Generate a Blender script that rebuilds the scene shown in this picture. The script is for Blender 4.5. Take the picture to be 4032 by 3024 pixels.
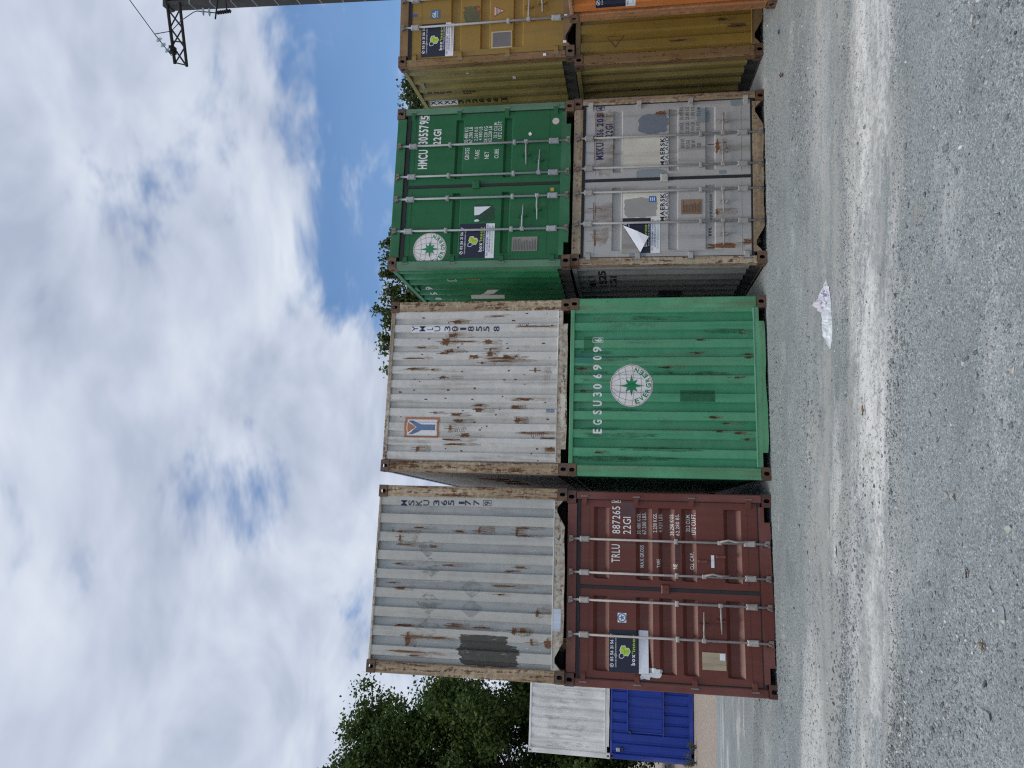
import bpy, bmesh, math, random
import numpy as np
from mathutils import Vector, Matrix

for o in list(bpy.data.objects):
    bpy.data.objects.remove(o)
scene = bpy.context.scene
COL = scene.collection
R = math.radians

# ------------------------------------------------------------------ camera
CAM_H = 1.8332; CAM_PITCH = 0.15821; CAM_ROLL = -0.00655; CAM_F = 25.1287
cam_d = bpy.data.cameras.new('camera')
cam = bpy.data.objects.new('camera', cam_d)
COL.objects.link(cam)
cam_d.sensor_fit = 'HORIZONTAL'
cam_d.sensor_width = 36.0
cam_d.lens = CAM_F
cam_d.clip_start = 0.05
cam_d.clip_end = 3000.0
_f = Vector((0, math.cos(CAM_PITCH), math.sin(CAM_PITCH)))
_r0 = Vector((1, 0, 0)); _u0 = Vector((0, -math.sin(CAM_PITCH), math.cos(CAM_PITCH)))
_r = _r0 * math.cos(CAM_ROLL) - _u0 * math.sin(CAM_ROLL)
_u = _r0 * math.sin(CAM_ROLL) + _u0 * math.cos(CAM_ROLL)
# the phone was held sideways: the picture's right edge points to the ground
_m = Matrix((-_u, _r, -_f)).transposed().to_4x4()
_m.translation = Vector((0, 0, CAM_H))
cam.matrix_world = _m
scene.camera = cam
scene.render.resolution_x = 1024
scene.render.resolution_y = 768

# ------------------------------------------------------------------ world: sky with broken cloud
SUN_EL, SUN_AZ = R(72), R(-150)          # azimuth measured from +Y towards +X
SUN_STRENGTH, SUN_ANGLE = 1.5, R(20)
EXPOSURE = 0.20
DENOISE = False
world = bpy.data.worlds.new('World')
scene.world = world
world.use_nodes = True


class NT:
    """small helper for building node trees"""
    def __init__(self, tree):
        self.t = tree; self.n = tree.nodes; self.l = tree.links
        self.n.clear()

    def add(self, kind, **kw):
        nd = self.n.new(kind)
        for k, v in kw.items():
            setattr(nd, k, v)
        return nd

    def link(self, a, b):
        self.l.new(a, b)

    def _in(self, sock, v):
        if isinstance(v, bpy.types.NodeSocket):
            self.l.new(v, sock)
        elif v is not None:
            sock.default_value = v

    def math(self, op, a, b=None, c=None, clamp=False):
        nd = self.add('ShaderNodeMath', operation=op, use_clamp=clamp)
        self._in(nd.inputs[0], a); self._in(nd.inputs[1], b); self._in(nd.inputs[2], c)
        return nd.outputs[0]

    def vmath(self, op, a, b=None):
        nd = self.add('ShaderNodeVectorMath', operation=op)
        self._in(nd.inputs[0], a); self._in(nd.inputs[1], b)
        return nd.outputs[0]

    def noise(self, vec, scale, detail=4.0, rough=0.55, dist=0.0, lac=2.0, color=False, dims='3D'):
        nd = self.add('ShaderNodeTexNoise', noise_dimensions=dims)
        self._in(nd.inputs['Vector'], vec)
        nd.inputs['Scale'].default_value = scale
        nd.inputs['Detail'].default_value = detail
        nd.inputs['Roughness'].default_value = rough
        nd.inputs['Distortion'].default_value = dist
        nd.inputs['Lacunarity'].default_value = lac
        return nd.outputs['Color' if color else 'Fac']

    def voronoi(self, vec, scale, out='Distance', feature='F1', rand=1.0):
        nd = self.add('ShaderNodeTexVoronoi', feature=feature)
        self._in(nd.inputs['Vector'], vec)
        nd.inputs['Scale'].default_value = scale
        nd.inputs['Randomness'].default_value = rand
        return nd.outputs[out]

    def mapping(self, vec, loc=(0, 0, 0), scale=(1, 1, 1), rot=(0, 0, 0)):
        nd = self.add('ShaderNodeMapping')
        self._in(nd.inputs['Vector'], vec)
        nd.inputs['Location'].default_value = loc
        nd.inputs['Scale'].default_value = scale
        nd.inputs['Rotation'].default_value = rot
        return nd.outputs[0]

    def ramp(self, fac, stops, interp='LINEAR'):
        nd = self.add('ShaderNodeValToRGB')
        self._in(nd.inputs[0], fac)
        cr = nd.color_ramp; cr.interpolation = interp
        while len(cr.elements) < len(stops):
            cr.elements.new(0.5)
        for e, (p, c) in zip(cr.elements, stops):
            e.position = p
            e.color = (c, c, c, 1) if isinstance(c, (int, float)) else (*c[:3], 1)
        return nd.outputs[0]

    def smooth(self, v, a, b):
        nd = self.add('ShaderNodeMapRange', interpolation_type='SMOOTHSTEP')
        self._in(nd.inputs[0], v)
        nd.inputs[1].default_value = a; nd.inputs[2].default_value = b
        nd.inputs[3].default_value = 0; nd.inputs[4].default_value = 1
        return nd.outputs[0]

    def mix(self, fac, a, b, mode='MIX'):
        nd = self.add('ShaderNodeMix', data_type='RGBA', blend_type=mode)
        self._in(nd.inputs[0], fac)
        for s, v in ((nd.inputs[6], a), (nd.inputs[7], b)):
            if isinstance(v, tuple) and len(v) == 3:
                v = (*v, 1)
            self._in(s, v)
        return nd.outputs[2]

    def sep(self, vec):
        nd = self.add('ShaderNodeSeparateXYZ'); self._in(nd.inputs[0], vec)
        return nd.outputs

    def comb(self, x, y, z):
        nd = self.add('ShaderNodeCombineXYZ')
        self._in(nd.inputs[0], x); self._in(nd.inputs[1], y); self._in(nd.inputs[2], z)
        return nd.outputs[0]

    def bump(self, h, strength=0.3, dist=0.01, normal=None):
        nd = self.add('ShaderNodeBump')
        nd.inputs['Strength'].default_value = strength
        nd.inputs['Distance'].default_value = dist
        self._in(nd.inputs['Height'], h)
        if normal is not None:
            self._in(nd.inputs['Normal'], normal)
        return nd.outputs[0]


def build_sky():
    w = NT(world.node_tree)
    out = w.add('ShaderNodeOutputWorld')
    sky = w.add('ShaderNodeTexSky', sky_type='NISHITA', sun_disc=False)
    sky.sun_elevation = SUN_EL; sky.sun_rotation = SUN_AZ
    sky.air_density = 1.0; sky.dust_density = 0.1; sky.ozone_density = 3.5
    bg_sky = w.add('ShaderNodeBackground'); bg_sky.inputs[1].default_value = 0.12
    hs = w.add('ShaderNodeHueSaturation'); hs.inputs['Saturation'].default_value = 1.15
    w.link(sky.outputs[0], hs.inputs['Color'])
    w.link(hs.outputs[0], bg_sky.inputs[0])
    tc = w.add('ShaderNodeTexCoord').outputs['Generated']
    d = w.vmath('NORMALIZE', tc)
    x, y, z = w.sep(d)
    # flat cloud deck seen in perspective, eased near the horizon
    zz = w.math('ADD', w.math('MAXIMUM', z, 0.0), 0.30)
    p = w.comb(w.math('DIVIDE', x, zz), w.math('DIVIDE', y, zz), 0.0)
    warp = w.noise(w.vmath('ADD', p, (3.1, 1.7, 0.0)), 2.2, 1, 0.55, color=True, dims='2D')
    sc = w.add('ShaderNodeVectorMath', operation='SCALE')
    w.link(w.vmath('SUBTRACT', warp, (0.5, 0.5, 0.5)), sc.inputs[0]); sc.inputs['Scale'].default_value = 0.20
    p2 = w.vmath('ADD', p, sc.outputs[0])
    big = w.noise(w.vmath('ADD', p2, (CLOUD_OFF[0], CLOUD_OFF[1], 0.0)), 2.1, 5, 0.58, dims='2D')
    fine = w.noise(w.mapping(p2, loc=(5.3, 9.1, 0), scale=(1.0, 1.5, 1), rot=(0, 0, 0.6)), 5.0, 4, 0.6, dims='2D')
    # one broad clear strip low in the sky beyond the yard, as seen above the containers
    strip = w.math('MULTIPLY', w.smooth(w.math('ABSOLUTE', w.math('SUBTRACT', z, w.math('ADD', STRIP[0], w.math('MULTIPLY', x, STRIP[1])))), STRIP[2], 0.015), w.smooth(x, STRIP[3], STRIP[4]))
    cov = w.math('ADD', w.math('MULTIPLY', big, 0.66), w.math('MULTIPLY', fine, 0.34))
    cov = w.math('SUBTRACT', cov, w.math('MULTIPLY', strip, STRIP[5]))
    alpha = w.smooth(cov, 0.27, 0.46)
    # cloud brightness: soft billows, thin parts bright, thick parts greyer
    bil = w.noise(w.mapping(p2, loc=(8.0, 2.0, 0.0), scale=(1.0, 1.3, 1), rot=(0, 0, -0.5)), 3.6, 3, 0.55, dims='2D')
    shade = w.math('ADD', w.math('MULTIPLY', bil, 0.68), w.math('MULTIPLY', fine, 0.36))
    ccol = w.ramp(shade, [(0.34, CLOUD_DARK), (0.52, CLOUD_MID), (0.80, CLOUD_LIGHT)])
    bg_c = w.add('ShaderNodeBackground'); bg_c.inputs[1].default_value = CLOUD_STRENGTH
    w.link(ccol, bg_c.inputs[0])
    mixs = w.add('ShaderNodeMixShader')
    w.link(w.math('ADD', w.math('MULTIPLY', alpha, 0.90), 0.08), mixs.inputs[0])   # a thin veil everywhere
    w.link(bg_sky.outputs[0], mixs.inputs[1]); w.link(bg_c.outputs[0], mixs.inputs[2])
    w.link(mixs.outputs[0], out.inputs[0])


CLOUD_OFF = (18.9, 18.95)
STRIP = (0.366, -0.08, 0.13, -0.07, 0.15, 0.225)
CLOUD_DARK, CLOUD_MID, CLOUD_LIGHT = (0.38, 0.43, 0.545), (0.50, 0.555, 0.665), (0.70, 0.745, 0.82)
CLOUD_STRENGTH = 1.0
build_sky()

sun_d = bpy.data.lights.new('sun', 'SUN')
sun = bpy.data.objects.new('sun', sun_d)
COL.objects.link(sun)
sun_d.energy = SUN_STRENGTH; sun_d.angle = SUN_ANGLE; sun_d.color = (1.0, 0.92, 0.80)
_sd = Vector((math.sin(SUN_AZ) * math.cos(SUN_EL), math.cos(SUN_AZ) * math.cos(SUN_EL), math.sin(SUN_EL)))
sun.rotation_euler = _sd.to_track_quat('Z', 'Y').to_euler()
sun.location = _sd * 60

scene.render.engine = 'CYCLES'
scene.view_settings.view_transform = 'Standard'
scene.view_settings.look = 'None'
scene.view_settings.exposure = EXPOSURE
scene.view_settings.gamma = 1.0
scene.view_settings.use_curve_mapping = False
scene.cycles.max_bounces = 5
scene.cycles.diffuse_bounces = 2
scene.cycles.use_adaptive_sampling = True
scene.cycles.adaptive_threshold = 0.02
scene.cycles.glossy_bounces = 2
scene.cycles.transparent_max_bounces = 10
scene.cycles.use_denoising = DENOISE
scene.cycles.pixel_filter_type = 'BLACKMAN_HARRIS'
scene.cycles.filter_width = 1.2

# ------------------------------------------------------------------ measured positions (container-local metres)
DATA = {'A0': {'box': {'badge': [[-0.4224, -0.3063, 1.8201, 1.9295]],
                'darkpatch': [[0.9048, 1.077, 1.7, 1.8906], [0.3481, 0.5582, 1.1446, 1.1973]],
                'numbox': [[1.0733, 1.1427, 1.8905, 2.0057]],
                'plate': [[-0.9297, -0.7247, 0.6091, 0.8949]],
                'smear': [[-1.064, -0.9437, 1.3646, 1.6654]],
                'sticker': [[-1.0191, -0.5117, 1.5462, 2.0345]],
                'strip': [[0.2912, 0.4453, 0.7203, 0.7583]]},
        'loc': [-2.5789, 9.2312, -0.0067],
        'rust': [],
        'text': [['TRLU', 0.3144, 0.5413, 1.8996, 2.0077, 'w', 0], ['887265', 0.6791, 1.0277, 1.896, 1.9996, 'w', 0], ['0', 1.0879, 1.128, 1.907, 1.9893, 'w', 0],
                 ['22G1', 0.6762, 0.8954, 1.7586, 1.8598, 'w', 0], ['MAX.GROSS', 0.2617, 0.5399, 1.5956, 1.6437, 'w', 0], ['30.480 KGS.', 0.679, 0.95, 1.6342, 1.6828, 'w', 0],
                 ['67.200 LBS.', 0.6812, 0.959, 1.5623, 1.6126, 'w', 0], ['TARE', 0.2696, 0.3744, 1.3891, 1.4332, 'w', 0], ['2.230 KGS.', 0.7084, 0.95, 1.428, 1.4763, 'w', 0],
                 ['4.920 LBS.', 0.7106, 0.9519, 1.3566, 1.4048, 'w', 0], ['NE', 0.26, 0.3209, 1.1771, 1.2261, 'w', 0], ['28.250 KGS.', 0.6741, 0.952, 1.2165, 1.2626, 'w', 0],
                 ['62.280 BS.', 0.6763, 0.9486, 1.1439, 1.1917, 'w', 0], ['CU. CAP.', 0.2592, 0.4731, 0.9681, 1.0151, 'w', 0], ['33.2 CU.M.', 0.73, 0.9486, 1.0076, 1.0569, 'w', 0],
                 ['1.172 CU.FT.', 0.6967, 0.9629, 0.9392, 0.9884, 'w', 0]],
        'tilt': 0.0081,
        'yaw': 0.2087},
 'A1': {'box': {'bluep': [[-0.5882, -0.3174, 0.0528, 0.1821]],
                'dark': [[-0.8047, -0.6929, 0.7137, 1.3844], [-0.9473, -0.802, 0.5616, 1.4223], [-1.0522, -0.9468, 0.575, 1.3802]],
                'diamond': [[0.3121, 0.4881, 1.6938, 2.0101], [0.0432, 0.2168, 1.6324, 1.9925], [-0.428, -0.207, 1.6256, 1.9911], [-0.7468, -0.5208, 1.6078, 1.9704]],
                'diamond2': [[-0.1818, -0.0288, 1.0572, 1.3997], [-0.4434, -0.2838, 1.073, 1.3866]],
                'numbox': [[0.9638, 1.0388, 1.0156, 1.1297]]},
        'loc': [-2.5672, 9.1909, 2.5843],
        'rust': [[0.582, 0.6052, 2.2402, 2.3065], [0.4489, 0.5556, 2.2433, 2.2622], [0.6073, 0.6338, 1.3816, 1.4923], [0.589, 0.6946, 1.1619, 1.1802], [0.68, 0.6975, 0.5106, 0.6725],
                 [0.5764, 0.5937, 0.4718, 0.6511], [0.3931, 0.4283, 1.7406, 1.8428], [0.4201, 0.4325, 2.0781, 2.3322], [0.1621, 0.1743, 2.2293, 2.2949], [0.1649, 0.1823, 1.4876, 1.6527],
                 [0.1186, 0.1357, 0.69, 0.797], [0.1718, 0.1922, 0.5404, 0.6649], [-0.0851, -0.073, 2.2867, 2.3708], [-0.1601, -0.129, 2.133, 2.291], [-0.0722, -0.0586, 0.6482, 1.0224],
                 [-0.1776, -0.1658, 0.8042, 0.8931], [-0.4275, -0.32, 0.3403, 0.3751], [-0.6256, -0.6053, 2.0092, 2.2844], [-0.768, -0.7248, 1.3864, 2.1635], [-0.8864, -0.686, 2.0341, 2.0979],
                 [-0.6035, -0.5869, 0.9654, 1.2049], [-0.6645, -0.5791, 0.6299, 0.6824], [-0.6424, -0.5685, 0.5082, 0.5779], [-0.9445, -0.9279, 1.7351, 2.3796], [-0.9888, -0.9723, 1.8941, 2.0207],
                 [-0.7834, -0.6939, 0.4175, 0.4348], [-0.8048, -0.6751, 0.1761, 0.262], [0.5873, 0.692, 0.6439, 0.6709], [0.6489, 0.6614, 1.9423, 2.0739], [-0.5747, -0.563, 1.3946, 1.5024],
                 [-0.5989, -0.5889, 1.3218, 1.6091]],
        'text': [['M', 0.9423, 1.0151, 2.1869, 2.2708, 'n', 1], ['S', 0.9449, 1.0175, 2.0823, 2.1659, 'n', 1], ['K', 0.9475, 1.02, 1.978, 2.0614, 'n', 1],
                 ['U', 0.9501, 1.0225, 1.8741, 1.9572, 'n', 1], ['3', 0.9536, 1.0258, 1.7329, 1.8156, 'n', 1], ['6', 0.9562, 1.0284, 1.626, 1.7085, 'n', 1],
                 ['5', 0.9587, 1.0307, 1.5269, 1.6091, 'n', 1], ['1', 0.9623, 1.0341, 1.3816, 1.4635, 'n', 1], ['7', 0.9644, 1.0362, 1.2944, 1.376, 'n', 1],
                 ['7', 0.9673, 1.039, 1.1779, 1.2592, 'n', 1], ['9', 0.9763, 1.0246, 1.0321, 1.1094, 'n', 1]],
        'tilt': 0.0081,
        'yaw': 0.2226},
 'B0': {'box': {'dark': [[-0.2147, -0.0571, 0.6768, 1.1204]],
                'dark2': [[0.4521, 0.6862, 2.2577, 2.3973]],
                'numbox': [[0.5915, 0.6708, 2.1349, 2.2776]],
                'roundel': [[-0.2845, 0.2867, 1.4761, 2.0337]],
                'teal': [[0.3055, 0.4523, 2.273, 2.517]]},
        'loc': [0.0016, 9.6635, 0.0064],
        'rust': [],
        'text': [['E', -0.6511, -0.5858, 2.1413, 2.262, 'w', 1], ['G', -0.5307, -0.465, 2.1424, 2.2633, 'w', 1], ['S', -0.3958, -0.3298, 2.1436, 2.2648, 'w', 1],
                 ['U', -0.2759, -0.2096, 2.1446, 2.2662, 'w', 1], ['3', -0.1537, -0.0871, 2.1457, 2.2675, 'w', 1], ['0', -0.0432, 0.0236, 2.1467, 2.2688, 'w', 1],
                 ['6', 0.0942, 0.1614, 2.1479, 2.2703, 'w', 1], ['9', 0.2163, 0.2838, 2.1489, 2.2716, 'w', 1], ['0', 0.3462, 0.414, 2.1501, 2.2731, 'w', 1],
                 ['9', 0.4659, 0.534, 2.1511, 2.2744, 'w', 1], ['6', 0.6023, 0.66, 2.1488, 2.2636, 'w', 1]],
        'tilt': 0.0037,
        'yaw': 0.183},
 'B1': {'box': {'greyp': [[-0.3812, -0.3173, 0.1822, 0.3191]], 'label': [[0.7665, 0.8477, 1.6476, 2.2722]], 'logo': [[-0.741, -0.4549, 1.7967, 2.2891]]},
        'loc': [-0.0117, 9.7109, 2.5974],
        'rust': [[0.5679, 0.6751, 1.7008, 1.8257], [0.6166, 0.6344, 1.2329, 1.8975], [0.582, 0.6528, 1.0839, 1.2063], [0.4697, 0.5319, 1.6505, 1.7392], [0.4488, 0.4701, 1.7371, 1.826],
                 [0.3772, 0.3915, 1.9825, 2.3872], [0.3749, 0.4277, 1.2674, 1.4164], [0.374, 0.3915, 0.7294, 1.2754], [0.4023, 0.4849, 1.0825, 1.1469], [0.3754, 0.4313, 0.8247, 0.937],
                 [0.3097, 0.3395, 1.2171, 1.238], [0.3424, 0.3529, 0.6939, 1.2128], [0.2279, 0.2386, 2.0455, 2.3325], [0.2102, 0.2457, 2.1973, 2.2422], [0.2102, 0.2349, 1.9023, 1.9468],
                 [0.0943, 0.1398, 1.7373, 1.8257], [0.8316, 0.8457, 0.2534, 0.8307], [0.9868, 0.9976, 0.8967, 1.2128], [-0.212, -0.1813, 0.491, 0.8217], [-0.2965, -0.2622, 1.2044, 1.2993],
                 [-0.3819, -0.3136, 1.193, 1.2964], [-0.4361, -0.3933, 1.4578, 1.6489], [-0.4046, -0.3788, 1.8075, 1.8865], [-0.6502, -0.5481, 1.6137, 1.6484], [-0.7717, -0.7548, 1.4331, 1.7441],
                 [-0.8354, -0.8151, 1.3787, 1.7322], [-0.7237, -0.668, 1.3673, 1.4964], [-0.9458, -0.8611, 2.0645, 2.1118], [-0.6596, -0.6479, 0.1791, 0.7219], [-0.7319, -0.7153, 0.1693, 0.3849],
                 [-0.8965, -0.8471, 0.1744, 0.3148], [0.6958, 0.7549, 1.5904, 1.7328], [0.8927, 0.9522, 1.5463, 1.6802], [0.5449, 0.5556, 2.0366, 2.2077], [0.1789, 0.2479, 0.4563, 0.4852],
                 [-0.3263, -0.2754, 0.6655, 0.7927], [-0.5203, -0.4445, 0.6599, 0.7359], [-0.5213, -0.4752, 1.4625, 1.6012], [0.4788, 0.4965, 1.703, 1.7474], [0.4849, 0.5466, 1.1062, 1.1236]],
        'text': [['Y', 0.7796, 0.8557, 2.1747, 2.2618, 'n', 1], ['M', 0.7786, 0.8546, 2.0661, 2.153, 'n', 1], ['L', 0.7776, 0.8535, 1.9543, 2.0409, 'n', 1],
                 ['U', 0.7767, 0.8524, 1.8465, 1.9327, 'n', 1], ['3', 0.7753, 0.8509, 1.6997, 1.7856, 'n', 1], ['0', 0.7744, 0.8498, 1.5927, 1.6783, 'n', 1],
                 ['1', 0.7733, 0.8486, 1.4719, 1.5572, 'n', 1], ['8', 0.7723, 0.8474, 1.3604, 1.4453, 'n', 1], ['5', 0.7712, 0.8462, 1.2422, 1.3268, 'n', 1],
                 ['5', 0.7703, 0.8452, 1.1368, 1.2211, 'n', 1], ['8', 0.769, 0.8437, 0.9932, 1.0772, 'n', 1]],
        'tilt': 0.0037,
        'yaw': 0.1895},
 'C0': {'box': {'bluep': [[0.6456, 0.971, 1.271, 1.703]],
                'bluep2': [[-0.0017, 0.1498, 1.2864, 1.7237], [-1.148, -1.0377, 1.5551, 1.7981], [1.0036, 1.1203, 0.2685, 0.4501], [0.0358, 0.0986, 0.5022, 0.6104], [0.7852, 1.007, 0.7162, 0.9001]],
                'bluestk': [[-0.3349, -0.2481, 1.4359, 1.5339]],
                'cream': [[0.1888, 0.6122, 1.39, 1.8913]],
                'creamthin': [[-0.5746, -0.1958, 1.3855, 1.8868]],
                'greyp': [[-0.5586, -0.2549, 1.4093, 1.8866]],
                'numbox': [[1.035, 1.1013, 2.1604, 2.2742]],
                'plate': [[-0.5176, -0.3129, 0.8326, 1.105]],
                'sticker': [[-1.052, -0.5549, 1.383, 1.887]],
                'whitep': [[0.1771, 0.5982, 1.2729, 1.39], [-0.6155, -0.2056, 1.2696, 1.3854]]},
        'fold': [[-0.6568, 1.8833], [-0.8405, 1.5351], [-1.0479, 1.6436]],
        'loc': [2.8257, 9.9703, 0.004],
        'rust': [],
        'text': [['MSKU', 0.3058, 0.5563, 2.1633, 2.2686, 'n', 1], ['356', 0.6317, 0.7548, 2.1677, 2.2637, 'n', 1], ['205', 0.7959, 0.9773, 2.1708, 2.2671, 'n', 1],
                 ['4', 1.0453, 1.0888, 2.1719, 2.2607, 'n', 1], ['22G1', 0.6323, 0.831, 2.0401, 2.1435, 'n', 1], ['GROS WT.', 0.4229, 0.5731, 1.0624, 1.1123, 'g', 0],
                 ['57.200 LB', 0.638, 0.7993, 1.0757, 1.1257, 'g', 0], ['30.480 KG', 0.8438, 1.0325, 1.076, 1.1262, 'g', 0], ['PAYLOAD', 0.42, 0.544, 0.9942, 1.044, 'g', 0],
                 ['62.130 LB', 0.6347, 0.7998, 1.0017, 1.0516, 'g', 0], ['28.180 KG', 0.8402, 1.0286, 1.0018, 1.0519, 'g', 0], ['TARE WT.', 0.4168, 0.5547, 0.9189, 0.9685, 'g', 0],
                 ['5.070 LB', 0.6473, 0.8002, 0.9279, 0.9777, 'g', 0], ['2.300 KG', 0.8527, 1.0247, 0.9278, 0.9777, 'g', 0], ['CUBE', 0.4277, 0.4975, 0.8456, 0.895, 'g', 0],
                 ['1.170 FT', 0.6438, 0.8045, 0.8506, 0.9003, 'g', 0], ['33.2 M', 0.8892, 1.0145, 0.8503, 0.9001, 'g', 0], ['MAERSK', 0.1841, 0.5933, 1.3268, 1.3882, 'k', 1],
                 ['SEALAND', 0.1819, 0.6008, 1.2767, 1.3212, 'k', 0], ['MAERSK', -0.611, -0.2127, 1.3228, 1.3835, 'k', 1], ['SEALAND', -0.6163, -0.2066, 1.2733, 1.3173, 'k', 0],
                 ['www.', -0.8249, -0.698, 0.6951, 0.7434, 'k', 0], ['maersksealand.com', -0.6171, -0.2328, 0.6884, 0.7424, 'k', 0]],
        'tilt': -0.0059,
        'yaw': 0.1384},
 'C1': {'box': {'dot': [[0.8722, 0.9851, 0.1971, 0.3046]],
                'numbox': [[1.0313, 1.127, 2.1065, 2.2557]],
                'plate': [[-0.9895, -0.7804, 0.4591, 0.8183]],
                'roundel': [[-1.1755, -0.6972, 1.7503, 2.2374]],
                'spot': [[0.7213, 0.783, 0.588, 0.6402]],
                'sticker': [[-1.0756, -0.573, 1.0684, 1.5711]],
                'tag': [[-0.1254, -0.0736, 0.2472, 0.2982]],
                'torn': [[-0.5431, -0.3149, 1.1388, 1.3756]]},
        'loc': [2.821, 9.9392, 2.595],
        'rust': [],
        'text': [['HMCU', 0.2774, 0.5732, 2.1022, 2.2438, 'w', 1], ['305579', 0.6607, 1.0258, 2.1116, 2.2582, 'w', 1], ['5', 1.044, 1.1142, 2.1208, 2.2393, 'w', 1],
                 ['22G1', 0.6413, 0.8826, 1.9153, 2.0345, 'w', 1], ['GROSS', 0.3945, 0.5764, 1.4864, 1.5519, 'w', 0], ['30.480 KG', 0.6536, 0.8935, 1.5158, 1.5717, 'w', 0],
                 ['67.200 LB', 0.6507, 0.8966, 1.4503, 1.504, 'w', 0], ['TARE', 0.3989, 0.539, 1.3376, 1.4028, 'w', 0], ['2.260 KG', 0.6804, 0.8928, 1.3735, 1.4252, 'w', 0],
                 ['4.980 LB', 0.6858, 0.8959, 1.3084, 1.36, 'w', 0], ['NET', 0.3995, 0.5064, 1.1994, 1.2623, 'w', 0], ['28.220 KG', 0.6535, 0.8964, 1.2328, 1.2842, 'w', 0],
                 ['62.220 LB', 0.6547, 0.8975, 1.1678, 1.2191, 'w', 0], ['CUBE', 0.3999, 0.5435, 1.0574, 1.118, 'w', 0], ['33.2 CU.M', 0.7132, 0.9457, 1.0914, 1.1426, 'w', 0],
                 ['1.172 CU.FT', 0.7, 0.9654, 1.0248, 1.0798, 'w', 0]],
        'tilt': -0.0059,
        'yaw': 0.1559},
 'D0': {'box': {}, 'loc': [5.7446, 10.2309, -0.0057], 'rust': [], 'text': [], 'tilt': -0.0014, 'yaw': 0.0454},
 'D1': {'box': {'bluetape': [[-0.455, -0.4193, 2.323, 2.4067]],
                'gl': [[-0.5085, -0.3784, 1.9821, 2.1123]],
                'overp': [[-0.6198, -0.3474, 1.3565, 1.6386]],
                'plate': [[-1.0058, -0.7827, 0.916, 1.1908]],
                'sticker': [[-1.0814, -0.5814, 1.7681, 2.2517]],
                'tri': [[-0.5509, -0.382, 1.0088, 1.1754]]},
        'loc': [5.8663, 10.1857, 2.5853],
        'rust': [],
        'text': [],
        'tilt': -0.0014,
        'yaw': 0.0526},
 'G': {'bag': [0.7566, 6.9233],
       'bagL': [0.351, 6.9555],
       'bagR': [1.0032, 7.0992],
       'bark': [-0.1834, 5.8637],
       'blue': [4.3424, 9.1713],
       'cluster': [-1.1902, 4.2536],
       'leaf': [-1.3265, 4.0034],
       'red': [-1.0073, 4.1974],
       's1': [0.6247, 5.2248],
       's10': [-1.1063, 3.834],
       's11': [-1.6636, 3.9576],
       's12': [-1.8535, 4.9769],
       's13': [-1.5175, 3.993],
       's2': [0.1621, 5.5078],
       's3': [-0.17, 4.6913],
       's4': [-0.128, 4.1694],
       's5': [0.0802, 3.7581],
       's6': [-0.6249, 4.3814],
       's7': [0.1252, 4.2721],
       's8': [1.9695, 4.1557],
       's9': [-0.6795, 3.7808],
       'strip': [-1.4499, 6.634],
       'wood': [3.7127, 8.9375]},
 'O0': {'box': {'sticker': [[-0.9713, -0.47130000000000005, 1.7455, 2.2462]]}, 'loc': [4.9278, 8.2185, 0.0], 'rust': [], 'text': [], 'tilt': 0.0, 'yaw': -1.4312}}

W, H, L = 2.438, 2.591, 6.058

# ------------------------------------------------------------------ materials
MATS = {}


def new_mat(name):
    m = bpy.data.materials.new(name)
    m.use_nodes = True
    return m, NT(m.node_tree)


def principled(n, **kw):
    b = n.add('ShaderNodeBsdfPrincipled')
    o = n.add('ShaderNodeOutputMaterial')
    n.link(b.outputs[0], o.inputs[0])
    for k, v in kw.items():
        n._in(b.inputs[k.replace('_', ' ')], v)
    return b


def rgb(c):
    return (*c, 1)


def plain(name, col, rough=0.6, metal=0.0, var=0.12, scale=9.0, bump=0.0):
    if name in MATS:
        return MATS[name]
    m, n = new_mat(name)
    tc = n.add('ShaderNodeTexCoord').outputs['Object']
    f = n.noise(tc, scale, 6, 0.6)
    c = n.mix(f, tuple(v * (1 - var * 2) for v in col), tuple(min(1, v * (1 + var)) for v in col))
    b = principled(n, Base_Color=c, Roughness=rough, Metallic=metal)
    if bump:
        n.link(n.bump(n.noise(tc, scale * 6, 4), bump, 0.004), b.inputs['Normal'])
    MATS[name] = m
    return m


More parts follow.
